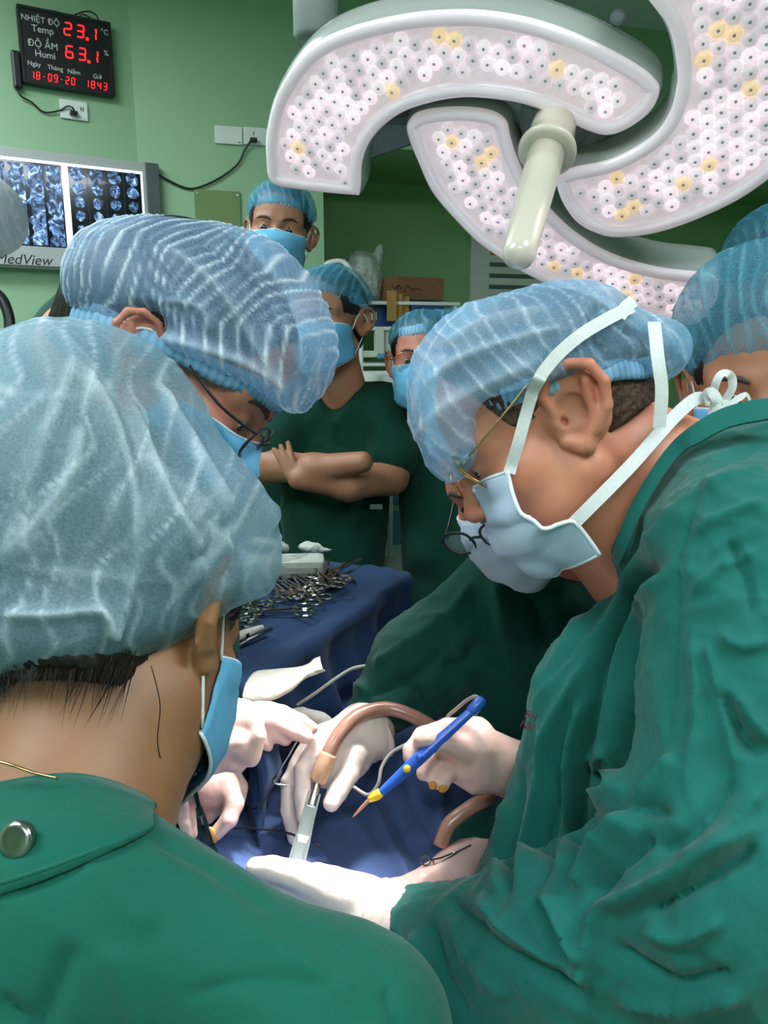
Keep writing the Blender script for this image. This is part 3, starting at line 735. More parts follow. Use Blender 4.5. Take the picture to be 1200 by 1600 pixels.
def head_shape(hd, neck=None, ears=(1, -1), ear_s=1.0, fat=0.0):
    S = Shape()
    hd.ell(S, (0, -.014, .045), (.077, .097, .086), .01)
    hd.ell(S, (0, .034, .042), (.067, .064, .064), .03)
    hd.ell(S, (0, .042, -.030), (.058+fat*.5, .056, .072), .03)
    hd.ell(S, (0, .030, -.062), (.054+fat, .055, .050), .03)
    for sx in (1, -1):
        hd.cone(S, (sx*.054, .000, -.052), (sx*.012, .078, -.108), .019+fat*.5, .016, .025)
        hd.ell(S, (sx*.046, .052, -.020), (.026, .034, .024), .02)
        hd.cone(S, (sx*.014, .090, .022), (sx*.050, .072, .022), .011, .010, .015)
    hd.ell(S, (0, .078, -.104), (.022, .018, .016), .02)
    hd.cone(S, (0, .090, .012), (0, .114, -.034), .0085, .0115, .012)
    for sx in (1, -1):
        hd.ell(S, (sx*.011, .106, -.037), (.008, .010, .007), .006)
        hd.ell(S, (sx*.032, .104, .001), (.017, .016, .012), .012, 's')
        hd.ell(S, (sx*.032, .0795, .001), (.0150, .0150, .0145), .004)
        hd.ell(S, (sx*.032, .096, -.0005), (.0125, .012, .0042), .0025, 's')
    hd.ell(S, (0, .095, -.066), (.022, .012, .007), .008); hd.ell(S, (0, .093, -.077), (.018, .011, .007), .006)
    if neck is not None:
        for a, b, ra, rb in neck: S.cone(a, b, ra, rb, .03)
    for sx in ears:
        t = math.radians(14); ct, st_ = math.cos(t), math.sin(t)
        def e(y, z, o=0.0):
            y, z = y*ear_s*1.3, z*ear_s; y2 = y*ct-z*st_; z2 = y*st_+z*ct
            return (sx*(.0795-.38*y2+.16*max(z2, 0)+o), -.008+y2, .002+z2)
        rr = .0042*ear_s
        hd.ell(S, e(-.006, .002, -.002), (.0055, .0245*ear_s, .0315*ear_s), .006, 'u', rotz(sx*.36)@rotx(t)@roty(sx*.10))
        hd.ell(S, e(-.002, .000, .006), (.008, .0125*ear_s, .0140*ear_s), .003, 's', rotx(t))
        hd.ell(S, e(-.004, .019, .006), (.006, .0115*ear_s, .0070*ear_s), .003, 's', rotx(t))
        hd.ell(S, e(.004, .010, -.010), (.011, .013*ear_s, .026*ear_s), .008, 'u', rotx(t))
        hd.ell(S, e(.000, .000, .006), (.007, .0105*ear_s, .0125*ear_s), .003, 's', rotx(t))
        hp = [e(.007, .002, .002), e(.011, .018, .003), e(.006, .030, .004), e(-.006, .034, .005), e(-.017, .028, .006), e(-.022, .013, .006), e(-.020, -.004, .005), e(-.012, -.018, .003)]
        for a, b in zip(hp, hp[1:]): hd.cone(S, a, b, rr, rr, .002)
        hd.cone(S, e(-.013, .018, .002), e(-.013, -.006, .003), .0038*ear_s, .0042*ear_s, .004)
        hd.cone(S, e(-.012, -.012, .002), e(-.004, -.027, .001), .0045*ear_s, .0066*ear_s, .005)
        hd.cone(S, e(-.004, -.027, .001), e(.005, -.020, -.001), .0066*ear_s, .005*ear_s, .005)
        hd.ell(S, e(.008, -.004, .002), (.0045, .0045, .006), .003)
        hd.ell(S, e(.003, -.005, .000), (.006, .0035, .0045), .002, 's')
    return S
def ball(name, c, r, R, mat2, parent, ang=.62):
    """eyeball with an iris on the +Y pole"""
    V, Fs, mi = [], [], []; seg, rg = 14, 9
    for i in range(rg+1):
        t = math.pi*i/rg
        for k in range(seg):
            a = 2*math.pi*k/seg; V.append(np.asarray(c)+R@(r*np.array([math.sin(t)*math.cos(a), math.cos(t), math.sin(t)*math.sin(a)])))
    for i in range(rg):
        for k in range(seg): Fs.append((i*seg+k, i*seg+(k+1) % seg, (i+1)*seg+(k+1) % seg, (i+1)*seg+k)); mi.append(1 if i < 2 else 0)
    o = mesh(name, V, Fs, mat2, parent); o.data.polygons.foreach_set('material_index', mi); o.data.update(); return o
def eyes(hd, S, parent, look=(0, 1, -.25), which=(1, -1)):
    Y = hd.R@(np.array(look, float)/np.linalg.norm(look)); X = np.cross(Y, hd.R[:, 2]); X /= np.linalg.norm(X); Z = np.cross(X, Y)
    for sx in which:
        ball('eye', hd.w(sx*.032, .0795, .0005), .0138*hd.s, np.stack([X, Y, Z], 1), [MT['eye_w'], MT['iris']], parent)
        pts = []
        for x, z in ((.015, .019), (.026, .024), (.040, .0255), (.052, .021)):
            ys = np.linspace(.13, .04, 60); q = np.array([hd.w(sx*x, y, z) for y in ys]); d = S.ev(q); i = int(np.argmax(d < .0004))
            pts.append(q[i])
        tube('eyebrow', pts, [.0022*hd.s, .0036*hd.s, .0032*hd.s, .0012*hd.s], MT['brow'], parent, 8)
def hair(hd, parent, mat, low=-.045, front=.066, grow=.0035, h=.004, extra=None):
    S = Shape(); hd.ell(S, (0, -.014, .045), (.077+grow, .097+grow, .086+grow), .01); hd.ell(S, (0, .034, .042), (.067+grow*.6, .064+grow*.4, .064+grow), .03)
    hd.cone(S, (0, -.055, -.0), (0, -.060, -.05), .058+grow, .046, .03)
    S.half(hd.w(0, front, .03), hd.R@np.array([0, 1, -.35]), .006*hd.s)
    S.half(hd.w(0, -.06, low), hd.R@np.array([0, -.05, -1.0]), .006*hd.s)
    for sx in (1, -1): hd.ell(S, (sx*.07, .030, -.035), (.05, .052, .050), .006, 's')
    if extra is not None: extra(S)
    V, Q = S.net(h*hd.s); N = normals(V, Q); V = V+N*(.0012*np.sin(hd.loc(V)[:, 0]*900+3*np.sin(V[:, 2]*90)))[:, None]
    return put('hair', V, Q, mat, parent)
def cE(S, px, py, d, rx, ry, rz, rot=0.0, k=.03, op='u', tilt=0.0):
    """ellipsoid facing the viewer's station: rx, ry in photo pixels, rz in metres"""
    a = math.radians(rot); R = np.stack([AX_R*math.cos(a)+AX_U*math.sin(a), -AX_R*math.sin(a)+AX_U*math.cos(a), AX_F], 1)
    S.ell(P(px, py, d), np.array([rx*d/FPX, ry*d/FPX, rz]), R, k, op)
def cC(S, a, b, k=.03):
    """round cone between (px,py,depth,radius_px) pairs"""
    S.cone(P(*a[:3]), P(*b[:3]), a[3]*a[2]/FPX, b[3]*b[2]/FPX, k)
def cap_obj(name, S, h, mat, parent, axis, freq, seed=3, amp=.0016, crease=.006, csc=16, fold=None, jog=.35, st=(), lw=.10, ls=.7, net=1.0):
    """pleated cap. axis: direction along which the pleats follow one another; fold: direction of the longer creases"""
    V, Q = S.net(h, 2); N = normals(V, Q); r = np.random.RandomState(seed)
    ax = np.asarray(axis, float); ax /= np.linalg.norm(ax); q = V-V.mean(0)
    fo = np.cross(ax, [0.3, .2, 1]) if fold is None else np.asarray(fold, float); fo /= np.linalg.norm(fo)
    u = q@fo; warp = jog*(np.abs(((u*16+.3*np.sin(q@ax*40)) % 2)-1)*2-1)+.5*np.sin(u*22+r.uniform(0, 6))+.5*np.sin(q@r.normal(size=3)*14)+.25*np.sin(q@r.normal(size=3)*60)
    ph = (q@ax)*freq+warp; fr = ph-np.floor(ph); line = np.exp(-((fr-.5)/lw)**2)
    rows_ = np.floor(ph); keep = np.clip(.25+1.2*(.5+.5*np.sin(rows_*2.4+q@r.normal(size=3)*40+1.3*np.sin(q@r.normal(size=3)*30))), 0, 1); line = line*keep
    cr = creases(V, csc, seed, None, 7.0); cr2 = creases(V, csc*2.1, seed+11, None, 9.0); cr3 = creases(V, csc*3.7, seed+5, None, 9.0)
    soft = creases(V, csc*.8, seed+2, None, 2.0)
    sd = strokes(V, N, st) if st else 0*cr
    d = amp*line+crease*(.6*cr+.7*(soft-.3)+.3*cr2)+sd
    pl = np.clip(ls*line+net*(1.5*np.maximum(cr-.12, 0)+1.0*np.maximum(cr2-.12, 0)+.7*np.maximum(cr3-.15, 0))+60*np.maximum(sd, 0), 0, 1)
    return put(name, V+N*d[:, None], Q, mat, parent, {'pleat': pl})
def band(hd, parent, c, a, b, tilt, height, mat, n=150, ruff=.0006, name='elastic_band', yaw=0.0):
    """elasticated hem around the head: ring in a plane tilted about the head's x axis"""
    R = rotx(tilt); V, Fs, pl = [], [], []
    for k in range(n):
        t = 2*math.pi*k/n
        for j in range(5):
            v = j/4-.5; o = ruff*(1 if k % 2 else -1)*(1+abs(v)*1.5)+.0018*(1-4*v*v)
            p = np.array([(a+o)*math.cos(t), (b+o)*math.sin(t), v*height+.0015*math.sin(t*9)])
            V.append(hd.O+hd.R@((R@p+np.array(c))*hd.s)); pl.append(.6 if k % 2 else .05)
    for k in range(n):
        for j in range(4): Fs.append((k*5+j, ((k+1) % n)*5+j, ((k+1) % n)*5+j+1, k*5+j+1))
    o = mesh(name, V, Fs, mat, parent)
    at = o.data.attributes.new('pleat', 'FLOAT', 'POINT'); at.data.foreach_set('value', np.array(pl, np.float32))
    sm = o.modifiers.new('thickness', 'SOLIDIFY'); sm.thickness = .0012
    return o
def mask_obj(hd, parent, mat, S=None, nose=0.0, full=1.0, edge=True, loops=True, strap=None, out=0.0):
    """pleated face mask wrapped round the lower face in the head's frame"""
    nu, nv = 29, 19; V, Fs = [], []
    vz = np.array([0, .25, .5, .75, 1.0]); yc = np.array([.108, .127, .128, .116, .086])+out; zc = np.array([-.006, -.032, -.062, -.092, -.120])
    ye = np.array([.028, .026, .020, .016, .014]); ze = np.array([-.018, -.030, -.045, -.062, -.078])
    def pos(u, v):
        a = abs(u); yy = np.interp(v, vz, yc); zz = np.interp(v, vz, zc)
        y = yy-(yy-np.interp(v, vz, ye))*a**2.0; z = zz+(np.interp(v, vz, ze)-zz)*a**1.4
        x = math.copysign((.070+.3*out)*math.sin(a*math.pi/2)**.92, u)
        pleat = .0035*((v*4.0) % 1.0)*(1-a**2)
        return np.array([x, y+pleat, z+nose*(1-a)])
    for j in range(nv):
        for i in range(nu): V.append(hd.w(*pos(i/(nu-1)*2-1, j/(nv-1))))
    V = np.array(V)
    if S is not None:          # keep the sheet just outside the face
        for _ in range(3):
            d = S.ev(V); Nn = V-hd.w(0, .02, -.06); Nn /= np.linalg.norm(Nn, axis=1)[:, None]
            V = V+Nn*np.maximum(.002*hd.s-d, 0)[:, None]
    for j in range(nv-1):
        for i in range(nu-1): Fs.append((j*nu+i, j*nu+i+1, (j+1)*nu+i+1, (j+1)*nu+i))
    o = mesh('face_mask', V, Fs, mat, parent); sm = o.modifiers.new('thickness', 'SOLIDIFY'); sm.thickness = .0014; sm.offset = 1
    if edge:
        G = V.reshape(nv, nu, 3)
        for row, nm in ((G[0], 'top_hem'), (G[-1], 'lower_hem')):
            tube(nm, row[::2], .0016*hd.s, MT['mask_edge'], o, 6, 2)
        if loops:
            for sx, i in ((1, nu-1), (-1, 0)):
                back = hd.w(sx*.086, -.020, .012); lob = hd.w(sx*.082, -.018, -.018)
                tube('ear_loop', [G[1, i], hd.w(sx*.080, .006, .018), back, lob, G[-2, i]], .0013*hd.s, MT['strap'], o, 6, 5)
    return o
def glasses(hd, parent, mat, y=.112, z=-.004, w=.030, hgt=.019, tilt=0.0, r=.0013, rimless=False, lens=True, temples=(1, -1), ear=.0):
    g = empty('glasses', hd.w(0, y, z)); g.parent = parent; g.matrix_parent_inverse = world_of(parent).inverted()
    Rt = rotx(tilt)
    def L(x, yy, zz):
        q = Rt@np.array([x, yy, zz]); return hd.w(q[0], q[1]+y, q[2]+z)
    for sx in (1, -1):
        ring = [L(sx*.034+w*abs(math.cos(a))**.75*math.copysign(1, math.cos(a))*.86, -.30*abs(sx*.034+w*math.cos(a))**1*.35, hgt*abs(math.sin(a))**.8*math.copysign(1, math.sin(a))) for a in np.linspace(0, 2*math.pi, 20, endpoint=False)]
        tube('lens_rim', ring, r*hd.s, mat, g, 6, 3, True)
        if lens:
            me = mesh('lens', ring+[L(sx*.034, .0005, 0)], [(i, (i+1) % 20, 20) for i in range(20)], MT['lensg'], g)
            so = me.modifiers.new('thickness', 'SOLIDIFY'); so.thickness = .0015
        if sx in temples:
            tube('temple', [L(sx*(.034+w*.86), -.005, hgt*.45), hd.w(sx*.078, y-.045, z+.010+ear*.4), hd.w(sx*.0805, .004, .022+ear), hd.w(sx*.080, -.028, .010+ear)], r*hd.s, mat, g, 6, 5)
    tube('bridge', [L(-.009, .001, .004), L(0, .004, .008), L(.009, .001, .004)], r*hd.s, mat, g, 6, 4)
    return g
def hand(parent, name, palm, fingers, mat, h=.0022, wr=((60, .0014, 3), (32, .0026, 5)), kp=.014, kf=.004, cuff=None):
    """gloved hand from photo-measured joints: (px, py, depth, radius_px)"""
    S = Shape()
    for a, b in palm: cC(S, a, b, kp)
    for f in fingers: S.chain([P(*q[:3]) for q in f], [q[3]*q[2]/FPX for q in f], kf, .003)
    V, Q = S.net(h, 2); N = normals(V, Q); d = np.zeros(len(V))
    for sc, amp, sd in wr: d += amp*(creases(V, sc, sd)-.25)
    o = put(name, V+N*d[:, None], Q, mat, parent)
    if cuff is not None:
        for (a, b) in cuff:
            c0, c1 = P(*a[:3]), P(*b[:3]); r0, r1 = a[3]*a[2]/FPX, b[3]*b[2]/FPX; ax = c1-c0; L = np.linalg.norm(ax)
            bm = bmesh.new(); pr = []
            for i in range(15):
                t = i/14; pr.append((r0+(r1-r0)*t+.0016*math.sin(i*2.1), L*t))
            pr.append((r1*.9, L*.98)); lathe(bm, pr, c0, ax, 28); bm_obj('glove_cuff', bm, mat, o, True)
    return o

# ---------------------------------------------------------------- the surgeon on the right (teal gown, profile)
rs = empty('person', P(980, 1500, .85)*np.array([1, 1, 0]), 'person in teal gown and light blue cap bending in profile, holding a blue electric pencil', 'person')
hR = Head(860, 664, .80, (-.84, -.545, .10), (-.545, .84, 0), 1.01)
S = head_shape(hR, [(P(905, 690, .82), P(1100, 800, .84), .066, .092), (P(880, 760, .81), P(1010, 860, .84), .045, .08)], ears=(-1,), ear_s=1.25, fat=.008)
V, Q = S.net(.0024, 1); put('body', V, Q, MT['skin_b'], rs); SR = S
eyes(hR, S, rs, (-.1, 1, -.45), (-1,))
hair(hR, rs, MT['stubble'], low=-.036, front=.046, grow=.0018, h=.0035)
C = Shape()
cE(C, 797, 568, .79, 162, 100, .102, 27, .03); cE(C, 735, 575, .79, 72, 72, .085, 30, .04)
hR.ell(C, (0, -.008, .048), (.096, .116, .062), .03)
C.half(hR.w(0, -.02, .030), hR.R@np.array([0, math.sin(.36), -math.cos(.36)]), .008)
cE(C, 694, 655, .795, 46, 92, .080, 10, .03); cE(C, 700, 705, .80, 34, 44, .07, 10, .02)
cE(C, 905, 520, .77, 62, 52, .075, 0, .04); cE(C, 1000, 538, .765, 72, 45, .055, -6, .02); cE(C, 1035, 560, .76, 34, 34, .04, 0, .02)
cap_r = cap_obj('bouffant_cap', C, .0034, MT['cap_r'], rs, cdir((.88, .46, 0)), 70, 4, .0012, .009, 19, cdir((-.4, .9, 0)), .5, lw=.10, ls=.45, net=2.2,
    st=[([(945, 470), (930, 500), (945, 560)], -.010, 9), ([(645, 690), (690, 640), (760, 600), (850, 560)], .006, 12), ([(660, 610), (720, 560), (800, 530), (880, 510)], .006, 8), ([(690, 540), (760, 500), (860, 480)], .005, 7), ([(975, 515), (1005, 535), (1030, 570)], -.008, 8), ([(1045, 505), (1030, 540), (1050, 575)], -.006, 7)])
band(hR, cap_r, (0, -.014, .030), .0845, .110, .36, .020, MT['band'], 190)
# face mask of the profile surgeon: three measured edges, mirrored to the far cheek
c0 = [(752, 757, .815), (753, 792, .818), (768, 842, .82), (800, 876, .825), (852, 889, .83)]
c1 = [(768, 752, .772), (779, 795, .762), (808, 842, .758), (848, 866, .758), (898, 882, .765)]
c2 = [(794, 737, .735), (812, 782, .728), (850, 823, .722), (896, 814, .722), (944, 862, .732)]
def row(c): return np.array([P(*q) for q in catmull(c, 6)])
rows = [row(c) for c in (c0, c1, c2)]
half = np.array([catmull(np.array([r_[i] for r_ in rows]), 8) for i in range(len(rows[0]))])       # along face x across
L_ = half.reshape(-1, 3); lc = hR.loc(L_)
x0 = hR.loc(rows[0])[:, 0].mean(); mir = lc.copy(); mir[:, 0] = 2*x0-mir[:, 0]
mirw = (hR.O+(mir*hR.s)@hR.R.T).reshape(half.shape)
G = np.concatenate([mirw[:, :0:-1], half], 1); nv_, nu_ = G.shape[:2]
for i in range(nv_):
    G[i] += (hR.R@np.array([0, 1, 0]))*.006*((i/nv_*3) % 1.0)
Vm = G.reshape(-1, 3)
Vm = push_out(SR, Vm, .004)
G = Vm.reshape(G.shape)
fm = mesh('face_mask', Vm, [(i*nu_+j, (i+1)*nu_+j, (i+1)*nu_+j+1, i*nu_+j+1) for i in range(nv_-1) for j in range(nu_-1)], MT['mask'], rs)
so = fm.modifiers.new('thickness', 'SOLIDIFY'); so.thickness = .0014; so.offset = 0
tube('side_hem', G[:, -1][::2], .0022, MT['mask_edge'], fm, 8, 3); tube('lower_hem', G[-1][::2], .0018, MT['mask_edge'], fm, 8, 3); tube('nose_hem', G[0][::2], .0018, MT['mask_edge'], fm, 8, 3)
def rib_on(name, pts, wpx, S_, parent, mat, lift=.003, n=8):
    """tie band laid on the head: raised to the surface where the points would sink in"""
    q = np.array([P(*p) for p in pts]); q = catmull(q, 3)
    for _ in range(4):
        d_ = S_.ev(q); q = q-AX_F*np.maximum(lift-d_, 0)[:, None]
    return ribbon(name, q, wpx*.72/FPX, mat, parent, 4)
class Both:
    def ev(s, p): return np.minimum(SR.ev(p), C_R.ev(p))
C_R = C
rib_on('tie_band', [(795, 740, .735), (810, 692, .72), (824, 640, .712), (838, 598, .700), (856, 572, .688), (880, 546, .684), (920, 515, .684), (985, 482, .71)], 19, Both(), rs, MT['strap'], .004)
rib_on('tie_band', [(896, 818, .722), (930, 784, .715), (985, 728, .715), (1040, 666, .725), (1072, 634, .745), (1092, 622, .76), (1112, 626, .77)], 21, Both(), rs, MT['strap'], .004)
rib_on('tie_band', [(1022, 503, .70), (1028, 560, .695), (1034, 610, .70), (1030, 668, .71)], 20, Both(), rs, MT['strap'], .004)
rib_on('tie_band', [(968, 494, .69), (978, 480, .70), (990, 470, .71)], 20, Both(), rs, MT['strap'])
ribbon('tie_loop', [P(1112, 628, .76), P(1118, 600, .75), P(1128, 584, .75), P(1142, 588, .755), P(1144, 606, .755), P(1132, 628, .76)], 13*.76/FPX, MT['strap'], rs, 6, face=cdir((-.7, .1, -.7)))
ribbon('tie_loop', [P(1102, 622, .757), P(1110, 612, .75), P(1120, 626, .75), P(1117, 650, .757)], 18*.76/FPX, MT['strap'], rs, 6, face=cdir((-.2, .5, -.9)))
ribbon('tie_tail', [P(1108, 640, .757), P(1124, 640, .75), P(1140, 638, .757)], 28*.76/FPX, MT['strap'], rs, 6)
ribbon('tie_tail', [P(1138, 634, .76), P(1158, 620, .765), P(1168, 618, .77), P(1178, 645, .775)], [10*.76/FPX, 10*.76/FPX, 5*.76/FPX, 4*.76/FPX], MT['strap'], rs, 6)
# spectacles seen edge-on: gold temple, hinge and rim
gl = empty('glasses', P(735, 745, .76)); gl.parent = rs; gl.matrix_parent_inverse = world_of(rs).inverted()
tube('temple', [P(724, 722, .742), P(752, 690, .728), P(800, 632, .716), P(830, 596, .712), P(850, 590, .715)], .0012, MT['gold'], gl, 8, 5)
box_obj('hinge', P(727, 717, .742), (.006, .011, .006), basis(cdir((.75, -.6, 0)), cdir((.6, .75, 0)), -AX_F), MT['steel'], gl, .001)
tube('lens_rim', [P(714, 722, .744), P(722, 736, .745), P(738, 748, .748), P(755, 757, .752), P(760, 762, .765), P(745, 752, .79), P(722, 738, .79), P(712, 726, .77)], .0019, MT['gold'], gl, 8, 5, True)
tube('lens_rim', [hR.w(x, .118-abs(x)*.15, z) for x, z in ((.012, .004), (.03, .014), (.055, .010), (.06, -.008), (.035, -.018), (.014, -.012))], .0016, MT['gold'], gl, 8, 4, True)
# gown
S = Shape()
cE(S, 1260, 800, .86, 190, 150, .16, -30, .05)
cC(S, (1150, 790, .76, 105), (1075, 900, .76, 90), .05)
cC(S, (1235, 722, .76, 82), (1118, 764, .75, 74), .03); cC(S, (1118, 764, .75, 74), (1034, 852, .77, 60), .03)
cC(S, (1165, 860, .66, 140), (1150, 1360, .60, 165), .06)        # upper arm
cC(S, (1150, 1400, .60, 185), (900, 1470, .66, 120), .06)        # elbow to forearm
cC(S, (900, 1475, .66, 118), (672, 1458, .765, 74), .05)
cC(S, (1045, 905, .80, 70), (960, 1100, .84, 110), .05)          # chest front
cC(S, (960, 1100, .84, 115), (890, 1420, .86, 150), .05)
cC(S, (1200, 1000, .90, 180), (1150, 1600, .90, 220), .06); cC(S, (1150, 1600, .90, 215), (1150, 2250, .95, 160), .05)
st = [
 ([(1092, 747), (1070, 813), (1055, 887), (1047, 987), (1042, 1120), (1040, 1180)], -.0035, 4),
 ([(1033, 725), (973, 833), (927, 913), (867, 1020), (817, 1113)], .007, 11),
 ([(1062, 770), (987, 870), (947, 953), (897, 1020), (840, 1103), (800, 1230)], .007, 10),
 ([(1030, 800), (960, 900), (905, 985), (850, 1070)], -.006, 8),
 ([(1013, 873), (967, 953), (943, 1020), (927, 1120), (905, 1240), (905, 1300), (880, 1370)], -.024, 15),
 ([(1040, 887), (990, 940), (958, 1003), (938, 1093), (925, 1200)], .012, 10),
 ([(923, 1011), (870, 1110), (848, 1160), (832, 1256), (795, 1390)], .010, 9),
 ([(890, 1080), (868, 1180), (860, 1280), (830, 1390)], -.010, 9),
 ([(900, 1100), (880, 1200), (880, 1300)], .009, 8),
 ([(784, 1250), (775, 1320), (770, 1395)], .007, 7), ([(812, 1190), (795, 1300), (785, 1395)], -.007, 7),
 ([(987, 1277), (933, 1331), (891, 1384)], .016, 12), ([(1010, 1300), (960, 1350), (915, 1400)], -.012, 10),
 ([(928, 1299), (985, 1262), (1040, 1267)], -.010, 10), ([(905, 1210), (940, 1180), (960, 1230), (925, 1260)], .014, 10), ([(935, 1215), (930, 1232)], -.016, 8),
 ([(1189, 1288), (1093, 1341), (987, 1400), (933, 1427), (907, 1533)], .013, 13), ([(1190, 1320), (1100, 1375), (1000, 1430)], -.010, 11),
 ([(1125, 1080), (1163, 1149), (1200, 1176)], -.010, 9), ([(1140, 1070), (1180, 1130), (1215, 1160)], .008, 10),
 ([(1100, 1000), (1130, 1110), (1150, 1200)], .007, 9), ([(1075, 990), (1085, 1100), (1070, 1230)], .007, 9),
 ([(1135, 840), (1165, 900), (1180, 960)], -.007, 10), ([(1200, 780), (1130, 800), (1080, 830)], .005, 8), ([(1200, 720), (1140, 735), (1100, 760)], .005, 7), ([(1190, 690), (1120, 712), (1070, 750)], -.004, 6),
 ([(1180, 860), (1130, 880), (1075, 925)], .005, 7), ([(1200, 1000), (1160, 1010), (1120, 990)], .006, 8),
 ([(720, 1416), (773, 1480), (859, 1533), (901, 1565)], -.010, 10), ([(740, 1400), (800, 1465), (880, 1510), (920, 1540)], .010, 10),
 ([(848, 1395), (880, 1453), (907, 1507)], .012, 10), ([(830, 1400), (860, 1470), (890, 1520)], -.010, 9),
 ([(640, 1455), (655, 1520), (690, 1590)], .007, 8), ([(672, 1440), (690, 1520), (730, 1590)], -.006, 8), ([(700, 1430), (730, 1500), (790, 1570)], .006, 9),
 ([(1000, 1450), (1060, 1470), (1130, 1440)], .008, 11), ([(950, 1480), (1040, 1540), (1150, 1530)], -.008, 11), ([(960, 1570), (1060, 1580), (1160, 1560)], .008, 11),
 ([(700, 1400), (735, 1440), (775, 1428), (760, 1440)], -.006, 5),
 ([(1050, 1180), (1020, 1220), (960, 1290)], .010, 9), ([(1150, 1210), (1090, 1290), (1020, 1330)], -.009, 11), ([(1195, 1230), (1130, 1300), (1060, 1340)], .007, 10),
]
st = [(a_, b_*1.3, c_) for a_, b_, c_ in st]
cC(S, (755, 1562, .71, 105), (930, 1650, .67, 150), .04)
gr = cloth('gown', S, .0044, MT['gown_b'], rs, ((9, .010, 27), (15, .014, 21), (26, .008, 22), (55, .0028, 23)), st, 1)
ribbon('neck_binding', [P(1230, 636, .70), P(1180, 642, .695), P(1130, 655, .70), P(1085, 680, .705), P(1058, 700, .715), P(1025, 742, .72), P(992, 800, .725), P(972, 850, .735), P(962, 880, .76)], [.022, .022, .02, .018, .014, .012, .012, .012, .01], MT['gown_b'], gr, 6, .003, face=cdir((-.4, .35, -.85)))
for i, tx in enumerate(('BH', 'NH')):
    text_obj('red_marking', tx, .0105, P(818-7*i, 1120+15*i, .735-.002*i), cdir((.8, -.35, .25)), cdir((.5, .85, .1)), MT['redthread'], gr, .0004)
# right hand with the pencil
hand(rs, 'glove', [((800, 1202, .93, 46), (742, 1178, .905, 46)), ((742, 1160, .895, 34), (705, 1158, .89, 26)), ((742, 1200, .91, 40), (712, 1196, .91, 26))],
     [[(745, 1145, .90, 26), (700, 1140, .885, 19), (660, 1150, .875, 15), (642, 1172, .865, 13), (640, 1184, .86, 11)],
      [(725, 1170, .88, 24), (690, 1160, .862, 16), (668, 1156, .858, 14), (658, 1157, .858, 12)],
      [(725, 1180, .92, 22), (690, 1172, .905, 15), (668, 1190, .895, 13), (661, 1208, .888, 12.5)],
      [(730, 1192, .925, 20), (704, 1182, .91, 14), (686, 1205, .895, 12.5), (679, 1221, .885, 12)],
      [(735, 1200, .92, 20), (712, 1194, .905, 13), (698, 1212, .89, 12), (692, 1227, .882, 11.5)]], MT['glove'])
for x, y, d in ((677, 1227, .8785), (692, 1232, .8765)):
    Z_ = Shape(); cE(Z_, x, y, d, 8, 7, .003, 20, .002); V, Q = Z_.net(.0012, 1); put('stain', V, Q, MT['stain'], rs)
# left hand, pointing into the field under the beam
hand(rs, 'glove', [((640, 1450, .79, 58), (560, 1425, .80, 52)), ((560, 1420, .80, 48), (500, 1392, .81, 38)), ((570, 1440, .815, 45), (480, 1420, .83, 35))],
     [[(540, 1402, .79, 34), (470, 1370, .805, 24), (425, 1357, .81, 20), (400, 1356, .815, 17)],
      [(520, 1415, .80, 30), (455, 1390, .815, 19), (420, 1384, .825, 16), (398, 1388, .83, 14)],
      [(510, 1430, .81, 28), (450, 1415, .83, 17), (420, 1412, .84, 15), (402, 1418, .85, 13)],
      [(520, 1440, .82, 26), (460, 1438, .84, 15), (430, 1440, .85, 13)],
      [(570, 1395, .80, 26), (525, 1372, .82, 17), (495, 1362, .835, 14), (475, 1362, .85, 12)]], MT['glove_w'],
     cuff=[((585, 1432, .795, 56), (655, 1455, .775, 66))])

# ---------------------------------------------------------------- the surgeon bending on the left (pleated cap, dark glasses)
ls = empty('person', P(200, 1400, 1.0)*np.array([1, 1, 0]), 'person in dark green gown and pleated blue cap bowed over the table, dark glasses', 'person')
hL = Head(262, 575, .76, (.78, -.60, .10), (.60, .78, 0), 1.05)
S = head_shape(hL, [(P(235, 560, .78), P(150, 560, .88), .06, .07)], ear_s=.80)
V, Q = S.net(.003, 1); put('body', V, Q, MT['skin'], ls)
eyes(hL, S, ls, (0, 1, -.5)); hair(hL, ls, MT['hair'], low=-.045, front=.06, grow=.003)
C = Shape()
cE(C, 322, 478, .77, 183, 110, .105, -24, .03); cE(C, 396, 478, .77, 92, 80, .09, -30, .05); cE(C, 240, 480, .77, 95, 70, .10, -24, .04)
hL.ell(C, (0, 0, .040), (.096, .118, .062), .03)
C.half(hL.w(0, 0, .014), hL.R@np.array([0, math.sin(.25), -math.cos(.25)]), .008)
hL.ell(C, (.092, -.014, .010), (.026, .023, .026), .006, 's')
cE(C, 462, 556, .76, 60, 72, .085, -10, .03); cE(C, 185, 445, .79, 40, 58, .075, -30, .03); cE(C, 178, 478, .755, 42, 36, .075, -30, .03); cE(C, 168, 475, .77, 24, 26, .05, 0, .02)
cap_l = cap_obj('bouffant_cap', C, .003, MT['cap_l'], ls, cdir((.80, -.52, -.1)), 92, 9, .0018, .006, 13, cdir((.5, .8, 0)), .9, lw=.12, ls=.95, net=1.0,
    st=[([(300, 365), (390, 440), (430, 520), (450, 600)], -.006, 7), ([(360, 362), (440, 450), (480, 540), (490, 610)], -.006, 7), ([(250, 380), (330, 440), (400, 540), (440, 600)], .006, 8), ([(240, 520), (320, 545), (410, 580), (450, 610)], .008, 9), ([(260, 470), (310, 480), (330, 520)], .005, 5)])
band(hL, cap_l, (0, 0, .013), .0850, .108, .25, .020, MT['band'], 170)
glasses(hL, ls, MT['black'], y=.113, z=-.006, w=.030, hgt=.018, tilt=-.1, r=.0015)
mask_obj(hL, ls, MT['mask_b'], S)
S = Shape()
